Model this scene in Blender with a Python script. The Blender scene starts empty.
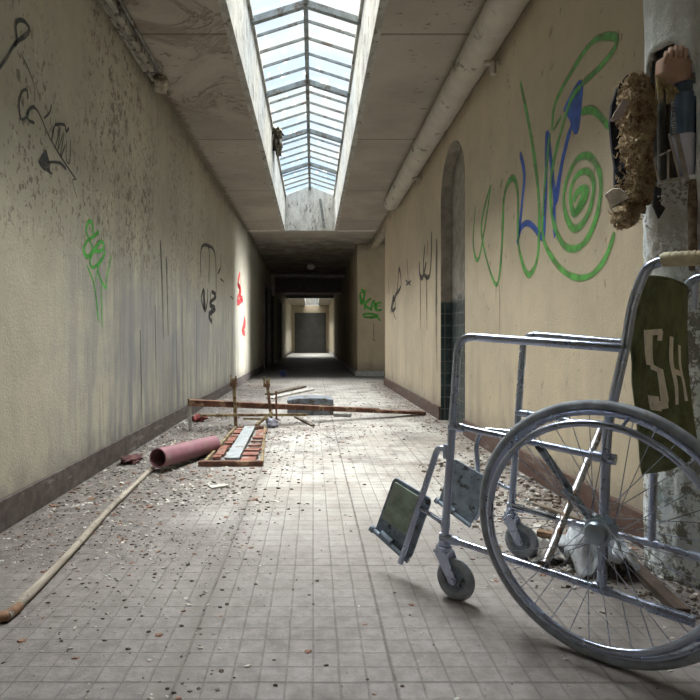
import bpy, math, random
from mathutils import Vector, Matrix, noise
random.seed(7)
R = random.random
def U(a, b): return a + (b - a) * random.random()
PI = math.pi
C = bpy.context.scene.collection
# ------------------------------------------------------------------ node helpers
class NT:
    def __init__(s, name):
        s.m = bpy.data.materials.new(name); s.m.use_nodes = True
        s.t = s.m.node_tree; s.N = s.t.nodes; s.L = s.t.links; s.N.clear()
        s.out = s.N.new('ShaderNodeOutputMaterial')
        g = s.N.new('ShaderNodeNewGeometry'); s.pos = g.outputs['Position']; s.backf = g.outputs['Backfacing']
        tc = s.N.new('ShaderNodeTexCoord'); s.obj = tc.outputs['Object']; s.uv = tc.outputs['UV']
    def lk(s, a, b):
        if hasattr(a, 'is_output'): s.L.new(a, b)
        elif isinstance(a, (tuple, list)):
            b.default_value = tuple(a) + ((1,) if len(a) == 3 and b.type == 'RGBA' else ())
        else: b.default_value = a
    def math(s, op, a, b=0.0, c=None, clamp=False):
        n = s.N.new('ShaderNodeMath'); n.operation = op; n.use_clamp = clamp
        s.lk(a, n.inputs[0]); s.lk(b, n.inputs[1])
        if c is not None: s.lk(c, n.inputs[2])
        return n.outputs[0]
    def mul(s, *a):
        r = a[0]
        for x in a[1:]: r = s.math('MULTIPLY', r, x)
        return r
    def add(s, a, b): return s.math('ADD', a, b)
    def sub(s, a, b): return s.math('SUBTRACT', a, b)
    def scale(s, v, sc):
        n = s.N.new('ShaderNodeVectorMath'); n.operation = 'MULTIPLY'
        s.lk(v, n.inputs[0]); n.inputs[1].default_value = sc; return n.outputs[0]
    def vadd(s, v, w):
        n = s.N.new('ShaderNodeVectorMath'); n.operation = 'ADD'
        s.lk(v, n.inputs[0]); s.lk(w, n.inputs[1]); return n.outputs[0]
    def xyz(s, v):
        n = s.N.new('ShaderNodeSeparateXYZ'); s.lk(v, n.inputs[0]); return n.outputs
    def noise(s, v, sc=1, det=4, rough=.55, dist=0, col=False):
        n = s.N.new('ShaderNodeTexNoise'); s.lk(v, n.inputs['Vector']); n.inputs['Scale'].default_value = sc
        n.inputs['Detail'].default_value = det; n.inputs['Roughness'].default_value = rough; n.inputs['Distortion'].default_value = dist
        return n.outputs['Color'] if col else n.outputs['Fac']
    def voro(s, v, sc=1, feat='F1', out='Distance'):
        n = s.N.new('ShaderNodeTexVoronoi'); s.lk(v, n.inputs['Vector']); n.inputs['Scale'].default_value = sc; n.feature = feat
        return n.outputs[out]
    def step(s, v, a, b, lo=0.0, hi=1.0):
        n = s.N.new('ShaderNodeMapRange'); n.interpolation_type = 'SMOOTHSTEP' if a != b else 'LINEAR'
        s.lk(v, n.inputs[0]); n.inputs[1].default_value = a; n.inputs[2].default_value = b
        n.inputs[3].default_value = lo; n.inputs[4].default_value = hi; return n.outputs[0]
    def band(s, v, a, b, e):   # 1 inside [a,b], soft edge e
        return s.mul(s.step(v, a - e, a + e), s.step(v, b - e, b + e, 1, 0))
    def mix(s, f, a, b):
        n = s.N.new('ShaderNodeMix'); n.data_type = 'RGBA'
        s.lk(f, n.inputs[0]); s.lk(a, n.inputs[6]); s.lk(b, n.inputs[7]); return n.outputs[2]
    def bump(s, h, st=.3, d=.01, nrm=None):
        n = s.N.new('ShaderNodeBump'); n.inputs['Strength'].default_value = st; n.inputs['Distance'].default_value = d
        s.lk(h, n.inputs['Height'])
        if nrm: s.L.new(nrm, n.inputs['Normal'])
        return n.outputs[0]
    def pbr(s, col, rough=.7, metal=0.0, nrm=None, alpha=None, spec=None, emit=None):
        n = s.N.new('ShaderNodeBsdfPrincipled'); s.lk(col, n.inputs['Base Color']); s.lk(rough, n.inputs['Roughness']); s.lk(metal, n.inputs['Metallic'])
        if nrm: s.L.new(nrm, n.inputs['Normal'])
        if alpha is not None: s.lk(alpha, n.inputs['Alpha'])
        if spec is not None: s.lk(spec, n.inputs['Specular IOR Level'])
        s.L.new(n.outputs[0], s.out.inputs[0]); return s.m
def plain(name, c, rough=.7, metal=0.0, var=.25, sc=30, dirt=None, dsc=12, dth=.58, bst=.2):
    n = NT(name); v = n.noise(n.obj, sc, 5, .6)
    col = n.mix(n.step(v, .3, .7), tuple(x * (1 - var) for x in c), tuple(min(1, x * (1 + var)) for x in c))
    ro = rough
    me = metal
    if dirt:
        d = n.step(n.noise(n.obj, dsc, 6, .7), dth - .04, dth + .05)
        col = n.mix(d, col, dirt); ro = n.add(rough, n.mul(d, .4))
        if metal: me = n.sub(metal, n.mul(d, metal))
    return n.pbr(col, ro, me, n.bump(v, bst, .003))
# ------------------------------------------------------------------ mesh builder
def crv(pts, n=8, closed=False):          # Catmull-Rom through the points
    P = [Vector(p) for p in pts]; out = []; m = len(P)
    rng = range(m if closed else m - 1)
    for i in rng:
        if closed: a, b, c, d = P[(i - 1) % m], P[i], P[(i + 1) % m], P[(i + 2) % m]
        else: a, b, c, d = P[max(i - 1, 0)], P[i], P[i + 1], P[min(i + 2, m - 1)]
        for k in range(n):
            t = k / n
            out.append(.5 * ((2 * b) + (c - a) * t + (2 * a - 5 * b + 4 * c - d) * t * t + (-a + 3 * b - 3 * c + d) * t ** 3))
    if not closed: out.append(P[-1])
    return out
def bend(pts, rad=.03, n=6):               # polyline with rounded corners
    P = [Vector(p) for p in pts]; out = [P[0]]
    for i in range(1, len(P) - 1):
        a, b, c = P[i - 1], P[i], P[i + 1]
        r = min(rad, (a - b).length * .45, (c - b).length * .45)
        s, e = b + (a - b).normalized() * r, b + (c - b).normalized() * r
        for k in range(n + 1):
            t = k / n; out.append(s * (1 - t) ** 2 + b * 2 * t * (1 - t) + e * t * t)
    out.append(P[-1]); return out
class MB:
    def __init__(s): s.v = []; s.f = []; s.uv = {}
    def quad(s, pts, uv=None):
        i = len(s.v); s.v += [tuple(p) for p in pts]; s.f.append(tuple(range(i, i + len(pts))))
        if uv: s.uv[len(s.f) - 1] = uv
        return s
    def box(s, lo, hi, M=None):
        x0, y0, z0 = lo; x1, y1, z1 = hi; i = len(s.v)
        vs = [(x0, y0, z0), (x1, y0, z0), (x1, y1, z0), (x0, y1, z0), (x0, y0, z1), (x1, y0, z1), (x1, y1, z1), (x0, y1, z1)]
        if M: vs = [tuple(M @ Vector(v)) for v in vs]
        s.v += vs
        s.f += [tuple(i + k for k in q) for q in ((0, 3, 2, 1), (4, 5, 6, 7), (0, 1, 5, 4), (1, 2, 6, 5), (2, 3, 7, 6), (3, 0, 4, 7))]
        return s
    def bar(s, a, b, w, h, up=(0, 0, 1)):      # rectangular bar from a to b
        a, b = Vector(a), Vector(b); d = (b - a); L = d.length; d.normalize(); up = Vector(up)
        x = d.cross(up)
        if x.length < 1e-4: x = d.cross(Vector((1, 0, 0)))
        x.normalize(); z = x.cross(d)
        M = Matrix.Translation(a) @ Matrix((x, d, z)).transposed().to_4x4()
        return s.box((-w / 2, 0, -h / 2), (w / 2, L, h / 2), M)
    def tube(s, pts, r, n=10, closed=False, caps=True):
        P = [Vector(p) for p in pts]; m = len(P); i0 = len(s.v)
        rr = r if isinstance(r, (list, tuple)) else [r] * m
        T = []
        for i in range(m):
            a = P[(i - 1) % m] if (closed or i) else P[0]; b = P[(i + 1) % m] if (closed or i < m - 1) else P[-1]
            T.append((b - a).normalized())
        u = T[0].cross(Vector((0, 0, 1)))
        if u.length < .05: u = T[0].cross(Vector((1, 0, 0)))
        u.normalize()
        for i in range(m):
            u = (u - T[i] * u.dot(T[i])).normalized(); w = T[i].cross(u)
            for k in range(n):
                a = 2 * PI * k / n
                s.v.append(tuple(P[i] + (u * math.cos(a) + w * math.sin(a)) * rr[i]))
        for i in range(m if closed else m - 1):
            for k in range(n):
                j = (i + 1) % m
                s.f.append((i0 + i * n + k, i0 + i * n + (k + 1) % n, i0 + j * n + (k + 1) % n, i0 + j * n + k))
        if caps and not closed:
            s.f.append(tuple(i0 + k for k in reversed(range(n)))); s.f.append(tuple(i0 + (m - 1) * n + k for k in range(n)))
        return s
    def pipe(s, a, b, ro, ri, n=28):           # hollow straight pipe
        a, b = Vector(a), Vector(b); d = (b - a).normalized(); u = d.cross(Vector((0, 0, 1))).normalized(); w = d.cross(u); i0 = len(s.v)
        for (p, r) in ((a, ro), (b, ro), (b, ri), (a, ri)):
            for k in range(n):
                t = 2 * PI * k / n; s.v.append(tuple(p + (u * math.cos(t) + w * math.sin(t)) * r))
        for q in range(4):
            for k in range(n):
                s.f.append((i0 + q * n + k, i0 + q * n + (k + 1) % n, i0 + ((q + 1) % 4) * n + (k + 1) % n, i0 + ((q + 1) % 4) * n + k))
        return s
    def lathe(s, prof, M=None, n=32):           # (r, z) profile about z, then M
        i0 = len(s.v); m = len(prof)
        for (r, z) in prof:
            for k in range(n):
                a = 2 * PI * k / n; v = Vector((r * math.cos(a), r * math.sin(a), z)); s.v.append(tuple(M @ v if M else v))
        for i in range(m - 1):
            for k in range(n):
                s.f.append((i0 + i * n + k, i0 + i * n + (k + 1) % n, i0 + (i + 1) * n + (k + 1) % n, i0 + (i + 1) * n + k))
        s.f.append(tuple(i0 + k for k in reversed(range(n)))); s.f.append(tuple(i0 + (m - 1) * n + k for k in range(n)))
        return s
    def ring(s, prof, M=None, n=64):            # closed (r, z) profile swept into a ring
        i0 = len(s.v); m = len(prof)
        for (r, z) in prof:
            for k in range(n):
                a = 2 * PI * k / n; v = Vector((r * math.cos(a), r * math.sin(a), z)); s.v.append(tuple(M @ v if M else v))
        for i in range(m):
            j = (i + 1) % m
            for k in range(n):
                s.f.append((i0 + i * n + k, i0 + i * n + (k + 1) % n, i0 + j * n + (k + 1) % n, i0 + j * n + k))
        return s
    def prism(s, pts, off):                     # polygon of 3-D points pushed along off
        P = [Vector(p) for p in pts]; o = Vector(off); n = len(P); i = len(s.v)
        s.v += [tuple(p) for p in P] + [tuple(p + o) for p in P]
        s.f.append(tuple(range(i, i + n))); s.f.append(tuple(i + n + k for k in reversed(range(n))))
        for k in range(n): s.f.append((i + k, i + n + k, i + n + (k + 1) % n, i + (k + 1) % n))
        return s
    def blob(s, c, rad, amp=.25, fr=3., seed=0, ico=3, M=None):
        import bmesh
        bm = bmesh.new(); bmesh.ops.create_icosphere(bm, subdivisions=ico, radius=1)
        i = len(s.v); c = Vector(c)
        for v in bm.verts:
            d = v.co.normalized(); k = 1 + amp * (noise.noise(d * fr + Vector((seed, 0, 0))) * 1.4 + .5 * noise.noise(d * fr * 3 + Vector((seed, 5, 0))))
            p = Vector((d.x * rad[0] * k, d.y * rad[1] * k, d.z * rad[2] * k))
            if M: p = M @ p
            s.v.append(tuple(c + p))
        bm.verts.ensure_lookup_table()
        for f in bm.faces: s.f.append(tuple(i + v.index for v in f.verts))
        bm.free(); return s
    def build(s, name, mat, parent=None, smooth=0, bevel=0, kind=None, label=None, fix=True):
        me = bpy.data.meshes.new(name); me.from_pydata(s.v, [], s.f)
        if s.uv:
            ul = me.uv_layers.new()
            for fi, uv in s.uv.items():
                for li, c in zip(me.polygons[fi].loop_indices, uv): ul.data[li].uv = c
        if fix:
            import bmesh
            bm = bmesh.new(); bm.from_mesh(me); bmesh.ops.recalc_face_normals(bm, faces=bm.faces); bm.to_mesh(me); bm.free()
        for m_ in (mat if isinstance(mat, list) else [mat]): me.materials.append(m_)
        if smooth:
            me.shade_smooth(); me.set_sharp_from_angle(angle=math.radians(smooth))
        o = bpy.data.objects.new(name, me); C.objects.link(o)
        if parent: o.parent = parent
        if bevel:
            b = o.modifiers.new('bevel', 'BEVEL'); b.width = bevel; b.segments = 2; b.limit_method = 'ANGLE'; b.angle_limit = .6
        if kind: o['kind'] = kind
        if label: o['label'] = label
        return o
def tag(o, label, cat, group=None, kind=None):
    o['label'] = label; o['category'] = cat
    if group: o['group'] = group
    if kind: o['kind'] = kind
    return o
def empty(name, loc=(0, 0, 0), rz=0):
    o = bpy.data.objects.new(name, None); o.empty_display_size = .05; C.objects.link(o); o.location = loc; o.rotation_euler = (0, 0, rz); return o
# ------------------------------------------------------------------ place dimensions (metres)
H = 2.76; XL = -1.23; XR = 1.20; XR2 = .93; Y0 = -4.0; YR = 9.67; YK = 12.1; YE = 33.5
SX0, SX1, SY0, SY1, SZ = -.515, .395, 1.9, 10.66, 3.4       # skylight shaft
def lwall(px, py):
    Y = -XL * 580 / (313 - px); return (Y, .75 + (340 - py) / 580 * Y)
def rwall(px, py):
    Y = XR * 580 / (px - 313); return (Y, .75 + (340 - py) / 580 * Y)
# ------------------------------------------------------------------ setting materials
def wall_mat(name, base, left):
    n = NT(name); x, y, z = n.xyz(n.pos)
    P = n.pos
    big = n.noise(P, .9, 5, .6); med = n.noise(P, 6, 5, .65)
    col = n.mix(n.step(big, .3, .7), tuple(c * .86 for c in base), tuple(min(1, c * 1.1) for c in base))
    col = n.mix(n.mul(n.step(med, .45, .75), .25), col, tuple(c * .62 for c in base))
    # running grey streaks
    st = n.noise(n.scale(P, (8, 8, .8)), 1, 7, .75, .35)
    st2 = n.noise(n.scale(P, (3, 3, .3)), 1, 3, .6)
    if left:
        reg = n.mul(n.band(y, 3.0, 9.3, .7), n.step(n.add(z, n.mul(n.sub(med, .5), .8)), .9, 1.7, 1, .12))
        f = n.mul(n.step(st, .38, .64), reg, .9)
        col = n.mix(f, col, (.15, .155, .172)); gw = n.mul(n.band(y, 2.9, 7.5, .6), n.band(z, .45, 1.25, .25), n.step(n.noise(n.scale(P, (1.3, 1.3, 1.6)), 1, 6, .7), .38, .6), .55); col = n.mix(gw, col, (.19, .195, .205))
        smu = n.mul(n.step(n.noise(n.scale(P, (2.6, 2.6, 1.1)), 1, 6, .7), .48, .66), n.step(z, .25, 1.3, 1, .2), n.step(y, 2.6, 5, .5, 1), .6)
        col = n.mix(smu, col, (.19, .18, .16))
        # flaking paint: little dark scabs in vertical bands
        fl = n.noise(n.scale(P, (32, 32, 24)), 1, 5, .65)
        m1 = n.step(n.noise(n.scale(P, (1.6, 1.6, .5)), 1, 3, .5), .36, .58)
        hz = n.step(z, 1.0, 1.45)
        sp = n.mul(n.step(fl, .57, .60), m1, hz, n.step(y, 5.5, 8, 1, .3))
        ch = n.mul(n.step(n.noise(n.scale(P, (24, 24, 17)), 1, 5, .7), .53, .57), n.band(y, 3.25, 4.6, .25), n.band(z, 1.2, 2.7, .2), n.step(n.noise(n.scale(P, (5, 5, 1.2)), 1, 3, .5), .45, .55))
        sp = n.math('MAXIMUM', sp, ch)
        col = n.mix(n.mul(sp, .85), col, (.13, .11, .085))
        pale = n.mul(n.step(n.noise(n.scale(n.vadd(P, (3., 3., 3.)), (20, 20, 9)), 1, 5, .7), .6, .64), m1, hz)
        col = n.mix(n.mul(pale, .5), col, tuple(min(1, c * 1.35) for c in base))
    else:
        f = n.mul(n.step(st, .5, .75), n.step(z, .2, 2.2, .75, .2), .6)
        col = n.mix(f, col, (.2, .19, .165))
        f2 = n.mul(n.step(st2, .5, .7), n.step(z, .1, 1.2, .7, 0), .7)
        col = n.mix(f2, col, (.23, .2, .15))
        fl = n.noise(n.scale(P, (22, 22, 11)), 1, 5, .65)
        sp = n.mul(n.step(fl, .655, .68), .7)
        col = n.mix(sp, col, (.16, .13, .09))
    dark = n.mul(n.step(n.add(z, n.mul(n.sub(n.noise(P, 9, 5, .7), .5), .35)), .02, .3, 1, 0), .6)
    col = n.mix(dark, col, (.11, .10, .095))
    top_tone = n.mul(n.step(n.add(z, n.mul(n.sub(n.noise(P, 4, 6, .7), .5), .5)), 2.55, 2.8), .6)  # walls turn darker towards the ceiling, with an uneven edge
    col = n.mix(top_tone, col, (.13, .12, .09))
    h = n.add(n.add(n.noise(P, 70, 4, .7), n.mul(med, 1.5)), n.mul(sp, -1.2))
    return n.pbr(col, .82, 0, n.bump(h, .5, .006))
base = (.42, .365, .265)
M_wl = wall_mat('old_cream_plaster_flaking', (.40, .37, .285), True)
M_wr = wall_mat('old_cream_plaster_stained', (.45, .38, .27), False)
def ceil_mat():
    n = NT('ceiling_paint_peeling'); x, y, z = n.xyz(n.pos); P = n.pos
    big = n.noise(P, 1.2, 5, .6)
    b = (.37, .335, .28)
    col = n.mix(n.step(big, .3, .7), tuple(c * .82 for c in b), tuple(c * 1.12 for c in b))
    w = n.noise(n.scale(P, (1.5, 1.5, 1)), 1, 6, .6, .9)
    reg = n.mul(n.band(y, 3.3, 5.3, .35), n.step(x, -.4, -.6))
    edge = n.mul(n.band(w, .505, .525, .008), reg)
    blot = n.mul(n.step(w, .525, .6), reg)
    col = n.mix(n.mul(blot, .55), col, (.19, .155, .12)); col = n.mix(n.mul(n.step(w, .46, .40), reg, .5), col, (.46, .42, .35))
    col = n.mix(n.mul(edge, .55), col, (.10, .08, .06))
    sp = n.mul(n.step(n.noise(n.scale(P, (9, 22, 1)), 1, 5, .7), .61, .64), n.step(n.noise(P, 1.7, 3, .5), .42, .56))
    col = n.mix(n.mul(sp, .8), col, (.1, .08, .06))
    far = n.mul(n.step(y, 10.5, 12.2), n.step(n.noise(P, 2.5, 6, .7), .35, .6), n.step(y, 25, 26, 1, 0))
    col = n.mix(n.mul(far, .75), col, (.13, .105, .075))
    cr = n.mul(n.band(n.math('FRACT', n.mul(n.add(y, .2), .5)), .0, .012, .004), .75)
    col = n.mix(cr, col, (.12, .1, .08))
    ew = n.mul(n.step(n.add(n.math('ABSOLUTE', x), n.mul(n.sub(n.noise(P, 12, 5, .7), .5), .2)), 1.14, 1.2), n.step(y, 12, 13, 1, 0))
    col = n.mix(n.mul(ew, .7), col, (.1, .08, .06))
    h = n.add(n.add(n.noise(P, 25, 5, .7), n.mul(edge, 2)), n.mul(blot, -2))
    return n.pbr(col, .85, 0, n.bump(h, .5, .01))
M_ceil = ceil_mat()
def floor_mat():
    n = NT('small_square_floor_tiles_dirty'); x, y, z = n.xyz(n.pos); P = n.pos
    wob = n.mul(n.sub(n.noise(P, 6, 2, .5), .5), .006)
    def grid(c, off, per, w):
        f = n.math('FRACT', n.math('DIVIDE', n.add(n.add(c, wob), 40 * per - off), per))
        d = n.math('MINIMUM', f, n.sub(1.0, f))
        return n.step(d, w / per * .6, w / per * 1.3, 1, 0)
    gr = n.math('MAXIMUM', grid(x, .18, .06, .0022), grid(y, 1.27, .06, .0022))
    jt = n.math('MAXIMUM', grid(x, .18, .48, .005), grid(y, 1.27, .66, .0045))
    cell = n.N.new('ShaderNodeTexWhiteNoise'); cell.noise_dimensions = '2D'
    cx = n.math('FLOOR', n.math('DIVIDE', n.add(x, 40 * .06 - .18), .06)); cy = n.math('FLOOR', n.math('DIVIDE', n.add(y, 40 * .06 - 1.27), .06))
    cb = n.N.new('ShaderNodeCombineXYZ'); n.L.new(cx, cb.inputs[0]); n.L.new(cy, cb.inputs[1]); n.L.new(cb.outputs[0], cell.inputs['Vector'])
    col = n.mix(cell.outputs['Value'], (.40, .38, .35), (.49, .47, .435))
    big = n.noise(P, 1.3, 6, .6)
    col = n.mix(n.mul(n.step(big, .36, .62), .6), col, (.25, .215, .175))
    # dirt: thick along the left wall and in the middle distance, thin elsewhere
    nn = n.noise(P, 3.2, 8, .68); nf = n.noise(P, 22, 6, .75)
    left = n.step(n.add(x, n.mul(n.sub(nn, .5), 1.3)), -.15, -.8)
    lf = n.mul(left, n.step(n.add(y, n.mul(n.sub(nn, .5), .5)), 1.85, 2.0, .35, 1), n.step(y, 9, 10, 1, .5))
    grf = n.mul(gr, n.sub(1.0, n.mul(lf, .93)), n.step(nf, .3, .75, .95, .35))
    dirtc = n.mix(n.step(nf, .42, .60), (.045, .037, .032), (.19, .17, .155))
    dirtc = n.mix(n.step(n.noise(P, 7, 6, .7), .5, .62), dirtc, (.10, .082, .07))
    col = n.mix(n.mul(lf, .92), col, dirtc)
    mid = n.mul(n.band(y, 3.0, 8.8, .6), n.step(nn, .45, .66), .75)
    col = n.mix(mid, col, dirtc)
    rights = n.mul(n.step(n.add(x, n.mul(n.sub(nn, .5), .5)), .85, 1.12), .8)
    col = n.mix(rights, col, n.mix(n.step(nf, .4, .6), (.09, .07, .055), (.23, .2, .17)))
    sm = n.mul(n.step(n.noise(n.scale(n.vadd(P, (7., 2., 0.)), (1.5, .8, 1)), 1, 8, .75), .47, .68), .7)
    col = n.mix(sm, col, (.16, .14, .12))
    grime_shade = n.mul(n.step(n.add(y, n.mul(n.sub(n.noise(P, 1.6, 6, .7), .5), 1.6)), 3.1, 1.5), .84)  # near-floor grime, deepened to paint in the weaker light towards the camera
    col = n.mix(grime_shade, col, n.mix(n.step(nf, .35, .65), (.10, .085, .082), (.185, .165, .158)))
    col = n.mix(n.mul(grf, .8), col, (.11, .095, .085))
    col = n.mix(n.mul(jt, .85, n.step(nf, .3, .6, 1, .5), n.sub(1.0, n.mul(lf, .9))), col, (.075, .058, .05))
    sp = n.mul(n.step(n.noise(P, 75, 4, .7), .62, .68), n.step(nn, .35, .6, .35, 1), .8)
    col = n.mix(sp, col, (.07, .06, .05))
    wp = n.mul(n.step(n.noise(n.vadd(P, (4., 1., 0.)), 2.6, 7, .7), .57, .66), n.band(y, 3.6, 8.5, .5), n.step(x, -.1, -.6), .7)
    col = n.mix(wp, col, (.52, .51, .5))
    # drag marks along the joint at the left of the middle
    dm = n.mul(n.band(n.add(x, n.mul(n.sub(nn, .5), .16)), -.34, -.27, .03), n.step(nf, .35, .6), n.step(y, 3, 4, .75, 0))
    col = n.mix(dm, col, (.12, .105, .09))
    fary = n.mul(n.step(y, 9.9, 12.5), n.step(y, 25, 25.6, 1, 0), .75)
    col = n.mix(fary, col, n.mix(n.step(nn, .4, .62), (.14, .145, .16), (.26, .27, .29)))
    h = n.add(n.sub(n.mul(nf, 1.2), n.mul(gr, .8)), n.mul(lf, n.noise(P, 45, 5, .8)))
    ro = n.step(nn, .35, .65, .42, .75)
    return n.pbr(col, ro, 0, n.bump(h, .5, .006))
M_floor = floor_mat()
def base_mat(name, c, c2):
    n = NT(name); v = n.noise(n.pos, 14, 6, .7); w = n.noise(n.scale(n.pos, (4, 4, 20)), 1, 5, .7)
    col = n.mix(n.step(v, .4, .62), c, c2); col = n.mix(n.mul(n.step(w, .57, .64), .5), col, (.26, .24, .22))
    return n.pbr(col, .6, 0, n.bump(v, .5, .004))
M_bl = base_mat('baseboard_dull_brown', (.05, .038, .034), (.10, .08, .072))
M_br = base_mat('baseboard_red_brown', (.075, .038, .028), (.10, .065, .052))
def flaky_white():
    n = NT('white_flaking_paint'); P = n.pos
    a = n.noise(n.scale(P, (12, 5, 5)), 1, 7, .75)
    b = n.step(n.noise(n.scale(P, (14, 7, 5)), 1, 6, .75), .57, .61)
    col = n.mix(n.step(a, .35, .65), (.30, .29, .265), (.46, .455, .42))
    col = n.mix(n.mul(b, .85), col, (.12, .10, .075))
    return n.pbr(col, .75, 0, n.bump(n.sub(a, b), .6, .006))
M_shaft = flaky_white()
M_iron = plain('painted_glazing_bar', (.17, .19, .19), .6, 0, .25, 14, (.12, .10, .085), 9, .56)
def glass_mat():
    n = NT('dirty_rooflight_glass'); x, y, z = n.xyz(n.pos); P = n.pos
    d = n.step(n.noise(P, 3.2, 7, .7, .6), .38, .74); e = n.step(n.noise(n.scale(P, (9, 3, 9)), 1, 6, .75), .595, .66)
    cellz = n.noise(n.scale(P, (.6, 1.1, .6)), 1, 1, .5)
    tint = n.mix(n.step(cellz, .42, .58), (.90, .95, 1.0), (.98, .98, .95))
    tr = n.N.new('ShaderNodeBsdfTransparent'); n.L.new(n.mix(n.mul(d, .5), tint, (.84, .86, .88)), tr.inputs[0])
    tl = n.N.new('ShaderNodeBsdfTranslucent'); tl.inputs[0].default_value = (.5, .5, .45, 1)
    gl = n.N.new('ShaderNodeBsdfGlossy'); gl.inputs[0].default_value = (.8, .9, 1, 1); gl.inputs[1].default_value = .08
    m1 = n.N.new('ShaderNodeMixShader'); n.L.new(n.mul(e, .45), m1.inputs[0]); n.L.new(tr.outputs[0], m1.inputs[1]); n.L.new(tl.outputs[0], m1.inputs[2])
    m2 = n.N.new('ShaderNodeMixShader'); m2.inputs[0].default_value = .04; n.L.new(m1.outputs[0], m2.inputs[1]); n.L.new(gl.outputs[0], m2.inputs[2])
    n.L.new(m2.outputs[0], n.out.inputs[0]); return n.m
M_glass = glass_mat()
M_dark = plain('dark_dull_panel', (.07, .068, .062), .9, 0, .15, 3)  # even dark tone for the door panels
M_grey = plain('grey_paint_dull', (.2, .2, .2), .7, 0, .2, 6)
# ------------------------------------------------------------------ the setting
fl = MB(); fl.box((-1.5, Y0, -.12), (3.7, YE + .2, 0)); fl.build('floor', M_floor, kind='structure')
ce = MB()
ce.box((-1.45, Y0, H), (SX0 - .05, SY1, H + .25)); ce.box((SX1 + .05, Y0, H), (3.7, SY1, H + .25))
ce.box((SX0 - .05, Y0, H), (SX1 + .05, -3.55, H + .25)); ce.box((SX0 - .05, -.94, H), (SX1 + .05, SY0 - .05, H + .25))
ce.box((-1.45, SY1 + .06, H), (3.7, 26.6, H + .25))
ce.box((-1.45, 26.6, H), (-.47, YE + .2, H + .25)); ce.box((.35, 26.6, H), (3.7, YE + .2, H + .25))
ce.build('ceiling', M_ceil, kind='structure')
wl = MB(); wl.box((XL - .15, Y0, 0), (XL, YE, H)); WL = wl.build('wall_left', M_wl, kind='structure')
# right wall with the round-headed niche cut through it
ay0, ay1, spring = 4.58, 5.44, 2.02; ac = (ay0 + ay1) / 2; ar = (ay1 - ay0) / 2
pts = [(XR, Y0, 0), (XR, ay0, 0), (XR, ay0, spring)]
pts += [(XR, ac - ar * math.cos(PI * k / 24), spring + ar * math.sin(PI * k / 24)) for k in range(1, 24)]
pts += [(XR, ay1, spring), (XR, ay1, 0), (XR, YR, 0), (XR, YR, H), (XR, ac, H), (XR, Y0, H)]
WR = MB()
WR.prism(pts, (.13, 0, 0)); WR = WR.build('wall_right', M_wr, kind='structure')
def niche_mat():
    n = NT('niche_back_grey_render_dark_tiles'); x, y, z = n.xyz(n.pos); P = n.pos
    v = n.noise(P, 7, 6, .7)
    col = n.mix(n.step(v, .35, .65), (.20, .18, .15), (.31, .28, .24))
    e = n.add(z, n.mul(n.sub(n.noise(P, 5, 5, .7), .5), .45))
    t = n.step(e, 1.10, 1.16, 1, 0)
    gx = n.math('FRACT', n.mul(n.add(x, y), 9)); gz = n.math('FRACT', n.mul(z, 9))
    g = n.math('MAXIMUM', n.step(gx, .9, .93), n.step(gz, .9, .93))
    tc = n.mix(g, n.mix(n.step(v, .45, .6), (.018, .03, .033), (.05, .075, .075)), (.13, .13, .12))
    col = n.mix(t, col, tc)
    return n.pbr(col, n.step(t, 0, 1, .9, .4), 0, n.bump(n.sub(v, n.mul(g, t)), .5, .006))
M_niche = niche_mat()
nb = MB(); nb.box((XR + .10, ay0 - .2, 0), (XR + .16, ay1 + .2, H)); nb.build('trim_1', M_niche, kind='structure', label='grey and dark tiled back of the round-headed niche')
def jamb_mat():
    n = NT('chipped_dark_niche_jamb'); v = n.noise(n.pos, 30, 6, .8)
    return n.pbr(n.mix(n.step(v, .42, .58), (.07, .065, .06), (.28, .26, .23)), .9, 0, n.bump(v, .8, .01))
jb = MB()
prof = [(ay0, 0), (ay0, spring)] + [(ac - ar * math.cos(PI * k / 24), spring + ar * math.sin(PI * k / 24)) for k in range(1, 24)] + [(ay1, spring), (ay1, 0)]
for (a, b) in zip(prof, prof[1:]):
    def inn(p):
        v = Vector((p[0] - ac, max(0, p[1] - spring))); L = v.length
        q = v * ((L - .012) / L) if L else v
        return (ac + q[0], p[1] if p[1] <= spring else spring + q[1])
    ia, ib = inn(a), inn(b)
    jb.prism([(XR - .003, a[0], a[1]), (XR - .003, b[0], b[1]), (XR - .003, ib[0], ib[1]), (XR - .003, ia[0], ia[1])], (.1, 0, 0))
jb.build('trim_2', M_niche, kind='structure', label='chipped dark edge lining the round-headed niche')
# recess with the side passage and its glazed end
wk = MB(); wk.box((XR2, YK, 0), (3.6, YK + .15, H)); wk.box((XR2, YK + .15, 0), (XR2 + .15, YE, H)); WK = wk.build('wall_recess', M_wr, kind='structure')
wp_ = MB(); wp_.box((XR + .13, YR - .13, 0), (3.6, YR, H)); wp_.build('wall_passage', M_wr, kind='structure')
we = MB(); we.box((3.5, YR, 2.45), (3.62, YK, H)); we.box((3.5, YR, 0), (3.62, 9.9, 2.45)); we.box((3.5, 11.75, 0), (3.62, YK, 2.45)); we.build('wall_passage_end', M_wr, kind='structure')
fw = MB()
for y in (9.9, 10.8, 11.71): fw.box((3.53, y, 0), (3.58, y + .04, 2.45))
for z in (0, 1.2, 2.41): fw.box((3.53, 9.94, z), (3.58, 11.71, z + .04))
W2 = fw.build('window_2', M_iron, kind='structure')
gp = MB(); gp.box((3.55, 9.9, .02), (3.556, 11.75, 2.43)); gp.build('glass', M_glass, W2)
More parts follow.
